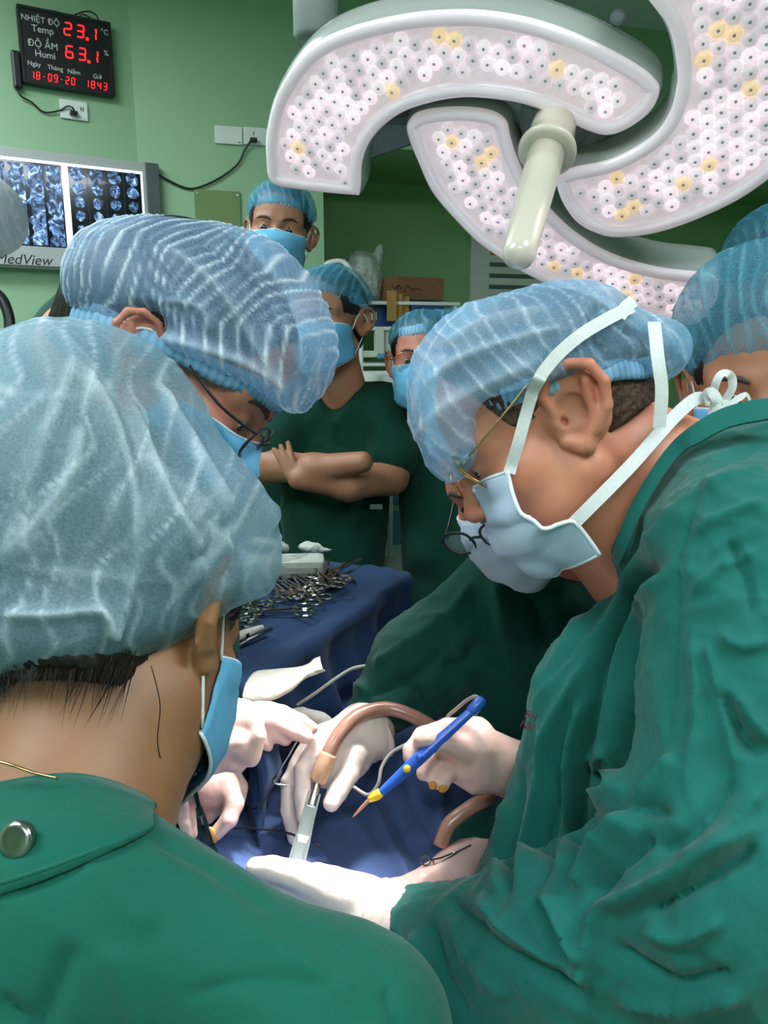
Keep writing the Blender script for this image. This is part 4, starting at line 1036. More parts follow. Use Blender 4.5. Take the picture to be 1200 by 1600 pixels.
cE(S, 205, 605, .97, 160, 165, .15, 0, .05); cE(S, 180, 900, 1.0, 165, 380, .15, 0, .06); cC(S, (150, 1200, 1.02, 140), (140, 2150, 1.08, 100), .05)
cC(S, (190, 700, .90, 95), (170, 1000, .88, 75), .04); cC(S, (170, 1000, .88, 72), (285, 1130, .93, 40), .04)
cC(S, (260, 760, 1.06, 85), (300, 1000, 1.10, 62), .04); cC(S, (300, 1000, 1.10, 60), (345, 1085, 1.03, 36), .04)
cloth('gown', S, .007, MT['gown_d'], ls, ((12, .010, 31), (28, .005, 32)))
# far hand with two straight fingers holding a thin probe
hand(ls, 'glove', [((345, 1110, 1.0, 34), (400, 1125, .985, 32))],
     [[(400, 1112, .98, 24), (440, 1116, .975, 15), (470, 1128, .975, 13), (488, 1138, .978, 11)],
      [(400, 1122, .97, 24), (430, 1130, .962, 15), (460, 1144, .96, 13), (480, 1153, .962, 11)],
      [(400, 1135, .97, 22), (425, 1145, .962, 14), (446, 1156, .965, 11)],
      [(395, 1145, .965, 20), (412, 1160, .955, 11), (420, 1168, .955, 8)]], MT['glove'], .0024)
# near hand closing on a clamp
hand(ls, 'glove', [((285, 1180, .96, 40), (300, 1225, .945, 38)), ((300, 1225, .945, 38), (345, 1235, .95, 32))],
     [[(290, 1225, .935, 24), (288, 1255, .92, 17), (293, 1285, .915, 14), (298, 1303, .912, 12)],
      [(352, 1228, .945, 22), (366, 1255, .93, 16), (358, 1280, .92, 14), (338, 1302, .918, 12)],
      [(335, 1235, .955, 20), (342, 1258, .945, 14), (322, 1278, .94, 12)],
      [(360, 1215, .965, 20), (374, 1230, .962, 14), (372, 1255, .96, 11)],
      [(275, 1230, .95, 18), (266, 1260, .945, 12), (272, 1280, .94, 10)]], MT['glove'], .0024)
Z_ = Shape(); cE(Z_, 331, 1305, .9115, 9, 14, .004, 20, .002); V, Q = Z_.net(.0014, 1); put('stain', V, Q, MT['stain'], ls)

# ---------------------------------------------------------------- the assistant in the near left corner (seen from behind)
fl = empty('person', P(60, 1600, .55)*np.array([1, 1, 0]), 'person in green gown with a snap button at the nape, seen from behind', 'person')
hF = Head(196, 985, .615, (.26, -.46, .85), (.05, .85, .5), 1.0)
S = head_shape(hF, [(P(170, 1020, .60), P(85, 1290, .545), .058, .072), (P(225, 1060, .60), P(150, 1250, .55), .04, .055)], ear_s=1.25)
SFb = S
V, Q = S.net(.0034, 1); put('body', V, Q, MT['skin_n'], fl)
hair(hF, fl, MT['hair'], low=-.060, front=.06, grow=.004, extra=lambda H_: cE(H_, 130, 820, .625, 185, 190, .115, 0, .03))
NS = 300; ra = np.array([RND.uniform(-1.15, 1.0) for _ in range(NS)]); rz_ = np.array([RND.uniform(-.058, -.030) for _ in range(NS)]); rl = np.array([RND.uniform(.014, .042) for _ in range(NS)])
rx_ = np.array([RND.uniform(-.2, .2) for _ in range(NS)]); ry_ = np.array([RND.uniform(-.05, .2) for _ in range(NS)])
lw_ = lambda L: hF.O+(np.asarray(L)*hF.s)@hF.R.T
q0 = push_out(S, lw_(np.stack([.066*np.sin(ra), -.075*np.cos(ra)-.02, rz_], 1)), .0012, 3)
dn = np.stack([-.35*np.sin(ra)+rx_, ry_, -np.ones(NS)], 1)@hF.R.T
pts_ = [push_out(S, q0+dn*(rl*t_)[:, None], .0008, 3) for t_ in (0, .33, .66, 1)]
wv = np.stack([np.cos(ra), np.sin(ra), 0*ra], 1)@hF.R.T; ov = np.stack([np.sin(ra), -np.cos(ra), 0*ra], 1)@hF.R.T
Vs, Fs_ = [], []
for k in range(NS):
    b0 = len(Vs)
    for j in range(4):
        wd = .00055*(1-j/3.2); Vs += [pts_[j][k]-wv[k]*wd, pts_[j][k]+wv[k]*wd, pts_[j][k]+ov[k]*wd*1.2]
    for j in range(3):
        for e_ in range(3): Fs_.append((b0+j*3+e_, b0+j*3+(e_+1) % 3, b0+j*3+3+(e_+1) % 3, b0+j*3+3+e_))
nh = mesh('nape_hair', Vs, Fs_, MT['hair'], fl); nh['kind'] = 'stuff'
tube('hair_strand', [P(236, 1040, .527), P(250, 1100, .527), P(246, 1160, .53), P(258, 1210, .54)], .0004, MT['hair'], fl, 5, 5)
C = Shape()
cE(C, 110, 775, .62, 235, 272, .14, -14, .04); cE(C, 315, 832, .60, 105, 112, .09, -20, .05); cE(C, 390, 884, .60, 34, 42, .05, 0, .03)
C.cone(P(375, 805, .60), P(428, 801, .59), .02, .004, .02); cE(C, 155, 950, .60, 165, 88, .11, 10, .04)
cap_f = cap_obj('bouffant_cap', C, .0036, MT['cap_f'], fl, cdir((.93, -.2, .2)), 52, 14, .0010, .010, 13, cdir((.3, .9, 0)), .5, lw=.09, ls=.55, net=1.5,
    st=[([(120, 555), (90, 640), (40, 770), (0, 880)], .006, 8), ([(130, 660), (100, 760), (0, 880)], .009, 12), ([(120, 560), (170, 640), (210, 760), (220, 900)], .007, 9), ([(200, 620), (260, 760), (330, 880)], .007, 8), ([(0, 960), (90, 960), (160, 955), (180, 1000)], .009, 7), ([(180, 1000), (195, 960), (215, 880)], .007, 6), ([(250, 600), (310, 700), (370, 800)], .006, 8), ([(300, 880), (340, 850), (330, 800)], -.008, 10), ([(350, 810), (380, 860), (350, 920)], -.008, 10)])
mask_obj(hF, fl, MT['mask_b'], S, out=.004)
S = Shape()
cE(S, -20, 1620, .52, 330, 340, .15, 0, .05); cC(S, (130, 1385, .48, 128), (545, 1622, .465, 122), .06); cC(S, (545, 1622, .465, 120), (600, 1900, .50, 105), .05); cC(S, (-20, 1700, .52, 300), (-20, 2700, .6, 240), .05)
cC(S, (85, 1385, .52, 140), (60, 1440, .50, 190), .04)
gf = cloth('gown', S, .0044, MT['gown'], fl, ((9, .007, 41), (20, .004, 42)), [
 ([(0, 1398), (90, 1365), (170, 1330), (235, 1295)], -.004, 5), ([(240, 1300), (330, 1350), (430, 1420)], -.004, 12), ([(110, 1480), (80, 1560), (50, 1620)], -.007, 12),
 ([(290, 1560), (400, 1530), (520, 1540)], -.004, 9), ([(170, 1480), (200, 1560), (220, 1620)], .006, 20), ([(380, 1450), (470, 1500), (560, 1560)], .005, 22), ([(0, 1560), (40, 1600)], -.006, 9), ([(130, 1340), (180, 1400), (240, 1450)], .004, 20), ([(600, 1540), (615, 1580), (640, 1620)], -.006, 6)])
top_ = catmull([(-40, 1234), (0, 1226), (60, 1216), (120, 1213), (180, 1226), (232, 1250), (240, 1262)], 5); bot_ = catmull([(-40, 1412), (0, 1398), (60, 1378), (120, 1354), (180, 1326), (228, 1302), (240, 1292)], 5)
nr = 9; grid_ = np.concatenate([top_*(1-i/(nr-1))+bot_*(i/(nr-1)) for i in range(nr)]); nc = len(top_)
Vc = onto([S, SFb], grid_, .0035); Vc = Vc.reshape(nr, nc, 3)
for i in range(nr): Vc[i] += -AX_F*.004*math.sin(math.pi*i/(nr-1))
for _ in range(2): Vc[1:-1] = .5*Vc[1:-1]+.25*(Vc[2:]+Vc[:-2])
co_ = mesh('stand_collar', Vc.reshape(-1, 3), [(i*nc+j, (i+1)*nc+j, (i+1)*nc+j+1, i*nc+j+1) for i in range(nr-1) for j in range(nc-1)], MT['gown'], gf); so = co_.modifiers.new('thickness', 'SOLIDIFY'); so.thickness = .004; so.offset = 0
tube('collar_seam', Vc[-2][::3]-AX_F*.0025, .0012, MT['gown'], co_, 6, 3); tube('collar_edge', Vc[0][::3], .0022, MT['gown'], co_, 8, 3)
bq = onto([S, SFb], [(26, 1312)], .010)[0]; bm = bmesh.new(); lathe(bm, [(.0098, -.004), (.0105, .001), (.0098, .0026), (.0070, .0034), (.003, .0030)], bq, cdir((-.12, .25, -1)), 28); bm_obj('snap_button', bm, MT['steel'], gf, True)
tube('neck_chain', [P(-20, 1185, .478), P(20, 1196, .474), P(55, 1208, .475), P(90, 1216, .48)], .0009, MT['gold'], fl, 6, 5)
hand(fl, 'glove', [((250, 1195, .86, 34), (320, 1160, .87, 48)), ((320, 1155, .87, 48), (365, 1140, .875, 44))],
     [[(365, 1120, .87, 30), (392, 1128, .862, 20), (400, 1150, .855, 17), (396, 1172, .853, 15)],
      [(350, 1165, .865, 26), (378, 1172, .855, 18), (392, 1185, .855, 14)],
      [(340, 1180, .865, 24), (362, 1190, .86, 16), (372, 1197, .86, 13)],
      [(345, 1115, .885, 26), (385, 1112, .885, 17), (402, 1125, .88, 13)],
      [(300, 1150, .85, 24), (340, 1165, .838, 17), (372, 1160, .842, 14)]], MT['glove'], .0024, kp=.02, kf=.008)
cloth('sleeve', Shape().cone(P(60, 1500, .55), P(130, 1290, .72), .06, .05, .02).cone(P(130, 1290, .72), P(250, 1200, .85), .05, .038, .02), .006, MT['gown'], fl, ((20, .006, 44),))

# ---------------------------------------------------------------- the surgeon in the middle (behind the profile surgeon)
ms = empty('person', P(850, 1500, 1.15)*np.array([1, 1, 0]), 'person in dark green gown with black glasses over a pale mask, holding the suction tube', 'person')
hM = Head(814, 738, 1.05, (-.62, -.46, -.64), (-.2, .9, .1), 1.05)
S = head_shape(hM, [(hM.w(0, -.03, -.06), P(885, 900, 1.13), .055, .075)])
V, Q = S.net(.0036, 1); put('body', V, Q, MT['skin'], ms)
eyes(hM, S, ms, (0, 1, -.4)); hair(hM, ms, MT['hair'], low=-.05, front=.05)
C = Shape(); hM.ell(C, (0, -.02, .075), (.098, .115, .085), .03); C.half(hM.w(0, 0, .060), hM.R@np.array([0, -.15, -1.0]), .01)
cm = cap_obj('bouffant_cap', C, .006, MT['cap_t'], ms, hM.R@np.array([1, .1, 0]), 60, 19)
band(hM, cm, (0, -.006, .066), .081, .100, .15, .018, MT['band'], 120)
mask_obj(hM, ms, MT['mask'], S, nose=-.006)
glasses(hM, ms, MT['black'], y=.130, z=-.030, w=.030, hgt=.017, tilt=-.25, r=.0019, ear=.012)
S = Shape()
cE(S, 850, 1120, 1.18, 165, 300, .14, 0, .05); cE(S, 870, 945, 1.15, 150, 80, .12, 0, .05); cE(S, 925, 1500, 1.2, 150, 250, .13, 0, .05); cC(S, (935, 1700, 1.22, 130), (935, 2050, 1.24, 90), .04)
cC(S, (770, 945, 1.12, 82), (660, 1035, 1.10, 78), .04); cC(S, (660, 1040, 1.10, 80), (580, 1120, 1.045, 48), .04)
cC(S, (1000, 1010, 1.1, 80), (960, 1250, 1.0, 70), .04); cC(S, (960, 1250, 1.0, 70), (738, 1310, .97, 40), .03)
cloth('gown', S, .0056, MT['gown_d'], ms, ((13, .022, 51), (28, .012, 52)), [
 ([(740, 900), (700, 960), (640, 1000), (575, 1040)], .012, 12), ([(700, 1010), (640, 1060), (560, 1090)], -.014, 12), ([(745, 1000), (740, 1040), (690, 1040)], -.016, 14), ([(650, 960), (700, 970), (740, 1000)], .010, 10), ([(545, 1060), (600, 1100), (640, 1110)], .010, 9), ([(620, 1040), (660, 1090), (690, 1120)], -.010, 8),
 ([(770, 900), (790, 1000), (800, 1080)], .014, 14), ([(830, 920), (850, 1000), (830, 1090)], -.012, 14)])
hand(ms, 'glove', [((572, 1140, 1.03, 46), (520, 1180, 1.01, 46)), ((505, 1170, 1.005, 36), (475, 1200, 1.0, 26)), ((545, 1185, 1.0, 34), (515, 1200, .995, 30))],
     [[(480, 1185, 1.0, 22), (452, 1222, .99, 14), (450, 1265, .975, 13), (459, 1310, .965, 11)],
      [(495, 1178, .99, 22), (475, 1205, .978, 15), (472, 1245, .965, 13.5), (474, 1276, .955, 12)],
      [(480, 1200, 1.01, 20), (462, 1240, 1.0, 13), (468, 1285, .985, 11)],
      [(550, 1180, .985, 26), (545, 1208, .97, 18), (528, 1236, .955, 17), (518, 1254, .945, 15)]], MT['glove_w'],
     cuff=[((540, 1165, 1.02, 40), (588, 1135, 1.045, 50))])
hand(ms, 'glove', [((775, 1320, .98, 44), (715, 1360, .93, 34)), ((715, 1360, .93, 34), (650, 1395, .90, 30))],
     [[(650, 1390, .90, 22), (600, 1400, .90, 14), (570, 1400, .90, 12)], [(650, 1400, .91, 22), (600, 1415, .91, 14), (570, 1418, .91, 12)], [(650, 1405, .92, 20), (605, 1425, .925, 13), (580, 1430, .93, 11)],
      [(660, 1380, .90, 20), (620, 1385, .905, 13), (595, 1385, .91, 12)]], MT['glove'], .003)

# ---------------------------------------------------------------- onlookers
def onlooker(label, px, py, d, fwd, up=(0, 1, 0), sc=1.0, skin='skin_d', capm='cap_t', cap=(0, -.012, .070), capr=(.096, .112, .085), capn=(0, -.2, -1), capz=.03, tilt=.22, h=.005, mask='mask_b', neck_to=None, hairlow=-.05, seed=3, extra_cap=None, bandm='band', arms=None, eyes_=True):
    p = empty('person', P(px, 1500, d+.05)*np.array([1, 1, 0]), label, 'person')
    hd = Head(px, py, d, fwd, up, sc)
    nt_ = P(*neck_to) if neck_to is not None else hd.w(0, -.05, -.19)
    S = head_shape(hd, [(hd.w(0, -.03, -.06), nt_, .053, .062)])
    if arms: arms(S, nt_)
    V, Q = S.net(h*.8, 1); put('body', V, Q, MT[skin], p)
    if eyes_: eyes(hd, S, p, (0, 1, -.3))
    hair(hd, p, MT['hair'], low=hairlow, front=.062, h=.005)
    C = Shape(); hd.ell(C, cap, capr, .03)
    C.half(hd.w(0, 0, capz), hd.R@np.array(capn, float), .01)
    if extra_cap: extra_cap(C)
    co = cap_obj('bouffant_cap', C, h*.9, MT[capm], p, hd.R@np.array([1, .15, .1]), 62, seed, .0015, .006, 15, hd.R@np.array([0, .3, 1]), lw=.13, ls=.5, net=.8)
    band(hd, co, (0, -.006, capz+.006), .0825, .103, tilt, .026, MT[bandm], 110)
    if mask: mask_obj(hd, p, MT[mask], S)
    return p, hd, S
# woman with folded arms
def wa_arms(S, nt_):
    S.cone(nt_, P(530, 690, 1.96), .06, .05, .04)
    for a in ([(600, 650, 1.94, 28), (610, 745, 1.83, 27), (545, 758, 1.76, 24), (466, 748, 1.73, 17)], [(452, 650, 1.94, 28), (422, 728, 1.83, 26), (490, 733, 1.74, 23), (566, 722, 1.70, 17)]):
        S.chain([P(*q[:3]) for q in a], [q[3]*q[2]/FPX for q in a], .015, .02)
    for k in range(3): S.chain([P(466-8*k, 742, 1.725), P(456-10*k, 714, 1.725), P(450-11*k, 692+5*k, 1.73)], [.010, .0075, .0062], .003)
    S.cone(P(530, 690, 1.96), P(600, 650, 1.94), .05, .04, .03); S.cone(P(530, 690, 1.96), P(452, 650, 1.94), .05, .04, .03)
wa, hW, S = onlooker('person in dark green scrubs standing with folded bare arms', 516, 508, 1.85, (-.42, -.10, -.9), (.03, 1, 0), 1.02, 'skin_d', neck_to=(528, 612, 1.92), arms=wa_arms, seed=61, capz=.038, cap=(0, -.012, .062), capr=(.090, .110, .078))
S = Shape()
cE(S, 524, 790, 1.96, 84, 200, .120, 0, .05); cE(S, 528, 645, 1.95, 98, 48, .10, 0, .05)
cC(S, (602, 640, 1.93, 42), (612, 715, 1.85, 44), .04); cC(S, (455, 640, 1.93, 42), (425, 712, 1.86, 42), .04); cE(S, 524, 1050, 1.96, 90, 200, .13, 0, .05); cC(S, (524, 1100, 1.97, 84), (528, 1650, 1.98, 80), .04)
S.cone(P(526, 585, 1.85), P(517, 655, 1.835), .062, .012, .006, 's')
sc_ = cloth('scrub_top', S, .008, MT['scrub'], wa, ((10, .014, 63), (24, .006, 64)), [([(565, 650), (560, 720), (545, 800)], -.012, 8), ([(600, 660), (585, 720)], .008, 6), ([(530, 665), (530, 690), (540, 700)], -.008, 4), ([(480, 650), (500, 700)], .008, 7)])
box_obj('badge_clip', P(588, 792, 1.80), (.03, .012, .006), basis(AX_R, AX_U, -AX_F), MT['dgrey'], wa, .001)
# tall man at the back
bm_, hB, S = onlooker('tall masked person at the back looking down beside the green wall', 437, 368, 2.1, (.04, -.16, -.97), (.10, 1, 0), 1.03, 'skin_d', neck_to=(430, 470, 2.16), seed=67, cap=(0, -.012, .062), capr=(.092, .110, .082), capz=.040, tilt=.20)
S = Shape(); cE(S, 430, 545, 2.2, 105, 60, .11, 0, .05); cE(S, 430, 750, 2.22, 100, 240, .13, 0, .05); cC(S, (345, 560, 2.2, 38), (335, 800, 2.2, 32), .04); cC(S, (515, 560, 2.2, 38), (510, 800, 2.3, 32), .04); cC(S, (430, 950, 2.22, 90), (430, 1500, 2.22, 75), .04)
cloth('scrub_top', S, .012, MT['scrub'], bm_, ((9, .012, 68),))
# onlooker with round glasses behind the profile surgeon
def gp_cap(C): cE(C, 700, 506, 1.80, 48, 20, .05, 10, .03); cE(C, 640, 548, 1.84, 13, 44, .05, -6, .02); cE(C, 678, 508, 1.76, 11, 11, .02, 0, .015)
gp, hG, S = onlooker('person with round thin-rimmed glasses partly hidden behind the profile surgeon', 662, 570, 1.85, (-.10, -.10, -1), (.02, 1, 0), .97, 'skin', neck_to=(674, 665, 1.93), seed=71, extra_cap=gp_cap, capz=.045, cap=(0, -.012, .060), capr=(.090, .108, .076))
glasses(hG, gp, MT['gold'], y=.113, z=-.004, w=.030, hgt=.024, r=.0011)
S = Shape(); cE(S, 690, 690, 1.97, 92, 55, .10, 0, .05); cE(S, 712, 880, 1.98, 84, 220, .12, 0, .05); cC(S, (650, 690, 1.95, 34), (662, 860, 1.9, 30), .04); cC(S, (712, 1100, 1.98, 80), (712, 1600, 1.98, 70), .04)
cloth('scrub_top', S, .010, MT['scrub'], gp, ((10, .014, 72), (26, .005, 73)))
# person at the right edge behind the tie bow
def fr_cap(C): cE(C, 1186, 492, 1.0, 122, 110, .12, 0, .03); C.half(P(1180, 575, .9), cdir((.12, -1, -.12)), .012)
fr, hX, S = onlooker('masked person at the right edge under a large blue cap, one eye showing', 1190, 612, 1.0, (-.40, -.22, -.88), (0, 1, 0), 1.05, 'skin_d', neck_to=(1215, 770, 1.07), seed=75, extra_cap=fr_cap, capz=.032, h=.0045)
S = Shape(); cE(S, 1290, 900, 1.2, 150, 110, .12, 0, .05); cE(S, 1300, 1200, 1.22, 140, 330, .13, 0, .05); cC(S, (1300, 1400, 1.22, 120), (1300, 2000, 1.22, 90), .04)
cloth('gown', S, .012, MT['gown_d'], fr, ((10, .012, 76),))
def f2_cap(C): cE(C, 1222, 392, 1.38, 84, 68, .11, 8, .03)
f2, hY, S = onlooker('person at the far right edge, only the dark teal cap top showing', 1232, 455, 1.38, (-.2, -.2, -.9), (0, 1, 0), 1.0, 'skin_d', seed=79, extra_cap=f2_cap, h=.007)
S = Shape(); cE(S, 1300, 640, 1.5, 120, 70, .11, 0, .05); cE(S, 1310, 900, 1.5, 110, 300, .12, 0, .05); cC(S, (1310, 1100, 1.5, 90), (1310, 1750, 1.5, 70), .04); S.cone(hY.w(0, -.04, -.12), P(1290, 640, 1.48), .07, .09, .04)
cloth('scrub_top', S, .014, MT['gown_d'], f2, ((10, .012, 80),))
def le_cap(C): cE(C, -24, 336, 1.7, 60, 60, .11, 0, .03)
le, hE, S = onlooker('person at the left edge, only the frosted white cap showing', -88, 385, 1.7, (.1, -.2, .95), (0, 1, 0), 1.0, 'skin_d', capm='cap_g', seed=83, extra_cap=le_cap, h=.007, mask=None, eyes_=False, bandm='cap_g', neck_to=(-100, 520, 1.72))
S = Shape(); cE(S, -120, 590, 1.75, 100, 80, .12, 0, .05); cE(S, -120, 850, 1.75, 95, 300, .13, 0, .05); cC(S, (-120, 1100, 1.75, 80), (-120, 1800, 1.75, 60), .04)
cloth('scrub_top', S, .014, MT['scrub'], le, ((10, .012, 84),))

# ---------------------------------------------------------------- draped tables
def heightfield(name, X, Y, Zf, mat, parent=None, st=(), wr=(), thick=.003):
    gx, gy = np.meshgrid(X, Y, indexing='ij'); V = np.stack([gx, gy, Zf(gx, gy)], -1).reshape(-1, 3)
    n, m = len(X), len(Y); ii, jj = np.meshgrid(np.arange(n-1), np.arange(m-1), indexing='ij'); b = (ii*m+jj).ravel()
    Q = np.stack([b, b+m, b+m+1, b+1], 1); N = normals(V, Q); d = strokes(V, N, st) if st else np.zeros(len(V))
    for sc, amp, sd in wr: d += amp*(creases(V, sc, sd)-.25)
    o = put(name, V+N*d[:, None], Q, mat, parent); so = o.modifiers.new('thickness', 'SOLIDIFY'); so.thickness = thick; so.offset = -1
    return o
# operating table with the patient drape
def soft(x, a, b): t = np.clip((x-a)/(b-a), 0, 1); return t*t*(3-2*t)
def dz(x, y):
    z = .865+.10*np.exp(-((y-1.30)/.22)**2)+.015*np.sin(x*7+y*5)+.01*np.sin(x*13-y*9)
    z = z-.45*(1-soft(y, .42, .50))-.45*soft(y, 1.60, 1.70)-.45*soft(x, .20, .27)-.45*(1-soft(x, -.38, -.31))
    return z
ot = empty('operating_table', (-.05, 1.05, 0), 'operating table hidden under a navy blue patient drape', 'table')
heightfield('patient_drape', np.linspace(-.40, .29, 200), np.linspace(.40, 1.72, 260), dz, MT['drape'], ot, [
 ([(575, 1235), (600, 1290), (645, 1385)], .008, 10), ([(590, 1225), (625, 1290), (670, 1385)], -.008, 10), ([(640, 1230), (700, 1300), (770, 1370)], .010, 14), ([(470, 1300), (500, 1330), (530, 1375)], .006, 8), ([(345, 1296), (400, 1294), (455, 1304)], -.005, 4), ([(430, 1215), (480, 1240), (540, 1250), (620, 1240)], -.008, 10),
 ([(560, 1030), (600, 985), (640, 975)], -.015, 9), ([(520, 1060), (580, 1000), (640, 950)], .012, 10), ([(500, 1250), (560, 1290), (600, 1350)], .005, 12), ([(660, 1140), (690, 1230), (690, 1290)], .008, 10), ([(630, 1200), (650, 1260), (690, 1320)], -.008, 9)], ((9, .014, 91), (22, .006, 92)))
box_obj('table_top', (-.055, 1.05, .80), (.46, 1.05, .06), None, MT['blackm'], ot, .01)
bm = bmesh.new(); box(bm, (-.055, 1.05, .42), (.26, .34, .72)); box(bm, (-.055, 1.05, .04), (.42, .9, .08), None, .02); bm_obj('pedestal', bm, MT['grey'], ot)
# instrument table
TZ = 1.06
c_fr = on_z(636, 893, TZ); c_nr = on_z(385, 1062, TZ); c_fl = on_z(425, 820, TZ)
e1 = c_nr-c_fr; L1 = np.linalg.norm(e1); e1 /= L1; e2 = c_fl-c_fr; e2 -= e1*(e2@e1); e2 /= np.linalg.norm(e2); L2 = .62
it = empty('instrument_table', (c_fr+e1*L1/2+e2*L2/2)*np.array([1, 1, 0]), 'instrument stand under a dark navy drape beside the patient', 'table')
us = np.linspace(-.22, L1+.16, 150); vs = np.linspace(-.26, L2+.2, 150); gu, gv = np.meshgrid(us, vs, indexing='ij')
eu = np.maximum(np.maximum(-gu, gu-L1), 0); evv = np.maximum(np.maximum(-gv, gv-L2), 0); ex = np.hypot(eu, evv)
pu = np.clip(gu, 0, L1)+np.sign(gu-L1/2)*np.minimum(eu, .02)*.9; pv = np.clip(gv, 0, L2)+np.sign(gv-L2/2)*np.minimum(evv, .02)*.9
drop = np.where(ex > 0, np.maximum(ex-.006, 0), 0)
fold_ = np.clip(ex/.15, 0, 1)*.018*(np.sin(gu*38)+.6*np.sin(gu*71+1)+np.sin(gv*43))
V = c_fr+e1*(pu[..., None])+e2*(pv[..., None]); V[..., 2] = TZ-drop
V = V+(e1*np.where(eu > 0, np.sign(gu-L1/2), 0)[..., None]+e2*np.where(evv > 0, np.sign(gv-L2/2), 0)[..., None])*fold_[..., None]
V = V.reshape(-1, 3); n_, m_ = len(us), len(vs); ii, jj = np.meshgrid(np.arange(n_-1), np.arange(m_-1), indexing='ij'); b_ = (ii*m_+jj).ravel(); Q = np.stack([b_, b_+m_, b_+m_+1, b_+1], 1)
N = normals(V, Q)
if N[:, 2].mean() < 0: Q = Q[:, ::-1]; N = -N
V = V+N*(.010*(creases(V, 8, 95)-.3)*np.clip(ex.ravel()/.05+.25, 0, 1)+.003*(creases(V, 24, 96)-.25)+strokes(V, N, [([(600, 935), (520, 985), (430, 1040)], .008, 8), ([(560, 890), (600, 885), (620, 905)], .006, 5), ([(380, 1030), (440, 1000), (520, 950)], -.006, 8)]))[:, None]
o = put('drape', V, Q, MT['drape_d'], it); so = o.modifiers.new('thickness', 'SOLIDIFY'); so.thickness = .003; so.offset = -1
cc = c_fr+e1*L1/2+e2*L2/2; bm = bmesh.new(); box(bm, (cc[0], cc[1], TZ-.025), (L1-.03, L2-.03, .02), basis(e1, np.cross([0, 0, 1.0], e1), np.array([0, 0, 1.0]))); bm_obj('tray', bm, MT['steel'], it)
pst = c_fr+e2*(L2-.08)+e1*(L1/2); tube('post', [pst*np.array([1, 1, 0])+UP*.02, pst*np.array([1, 1, 0])+UP*(TZ-.03)], .02, MT['steel'], it, 12, 1)
bm = bmesh.new(); box(bm, (pst[0], pst[1], .02), (.4, .06, .04), None, .01); box(bm, (pst[0], pst[1], .02), (.06, .4, .04), None, .01); bm_obj('foot', bm, MT['steel'], it)
# -- haemostats
def clamp_parts():
    out = []
    for sy in (1, -1):
        bm = bmesh.new()
        seg, sg2 = 14, 6
        for i in range(seg):
            for k in range(sg2):
                a = 2*math.pi*i/seg; b = 2*math.pi*k/sg2
                bm.verts.new((-.062+(.0125+.0021*math.cos(b))*math.cos(a)*1.15, sy*.0165+(.0125+.0021*math.cos(b))*math.sin(a), .0028+.0021*math.sin(b)))
        bm.verts.ensure_lookup_table()
        for i in range(seg):
            for k in range(sg2): bm.faces.new((bm.verts[i*sg2+k], bm.verts[((i+1) % seg)*sg2+k], bm.verts[((i+1) % seg)*sg2+(k+1) % sg2], bm.verts[i*sg2+(k+1) % sg2]))
        pts = [(-.049, sy*.012), (-.02, sy*.0055), (.015, sy*.003), (.026, -sy*.001), (.072, -sy*.0008)]
        for (x0_, y0_), (x1_, y1_) in zip(pts, pts[1:]):
            L = math.hypot(x1_-x0_, y1_-y0_); a = math.atan2(y1_-y0_, x1_-x0_)
            box(bm, ((x0_+x1_)/2, (y0_+y1_)/2, .003), (L+.002, .0042 if x0_ < .02 else .0032, .0034), Matrix.Rotation(a, 4, 'Z'))
        if sy > 0: box(bm, (.020, 0, .0032), (.012, .0085, .0055), None, .001)
        box(bm, (-.045, sy*.006, .0032), (.004, .009, .003))
        me = bpy.data.meshes.new('clamp_arm'); bm.to_mesh(me); bm.free(); me.materials.append(MT['steel']); out.append(me)
    return out
CLA = clamp_parts()
def clamp(px, py, ang, label, group=None, z=TZ+.004, loc=None, M3=None, sc=1.0, name='surgical_clamp'):
    q = on_z(px, py, z) if loc is None else loc
    t = empty(name, q, label, 'clamp', group)
    if M3 is None: t.rotation_euler = (0, 0, math.radians(ang))
    else: t.rotation_euler = M3.to_euler()
    t.scale = (sc, sc, sc)
    for me in CLA:
        o = bpy.data.objects.new('clamp_arm', me); COL.objects.link(o); o.parent = t
    return t
ORD = ('first', 'second', 'third', 'fourth', 'fifth', 'sixth', 'seventh', 'eighth', 'ninth')
for k in range(9):
    clamp(505-9*k+6*(k % 2), 893+3.4*k, 118+6*math.sin(k*2.1), 'steel clamp in the long row, %s counted away from the loose heap' % ORD[k], 'row of clamps by the gauze pack', TZ+.004+.0015*(k % 3))
for k in range(4):
    clamp(532-10*k, 890+2*k+6*(k % 2), 60+16*k, 'steel clamp in the loose heap at the row end, %s from the right' % ORD[k], 'loose clamps at the row end', TZ+.008+.003*k)
for k in range(6):
    clamp(386-7*k, 930+6*k, 112+5*math.sin(k*1.7), 'steel clamp in the bunch next to the near cap, %s from the back' % ORD[k], 'bunch of clamps near the cap', TZ+.004+.0015*(k % 2))
clamp(452, 930, 150, 'single steel clamp lying open between the two bunches')
clamp(415, 958, 188, 'single steel clamp lying nearest the front edge')
t = empty('needle_holder', on_z(385, 990, TZ+.004), 'pale handled forceps lying by the table edge', 'forceps')
a_, b_2 = on_z(360, 1000, TZ+.012), on_z(410, 980, TZ+.010)
tube('handle', [a_, (a_+b_2)/2, b_2], [.007, .0075, .004], MT['gauze'], t, 8, 3); tube('spring_arm', [a_+UP*-.006+e2*-.012, b_2+e2*-.016], .003, MT['steel'], t, 8, 1); box_obj('catch', (a_+b_2)/2-UP*.002, (.01, .022, .01), None, MT['black'], t, .001)
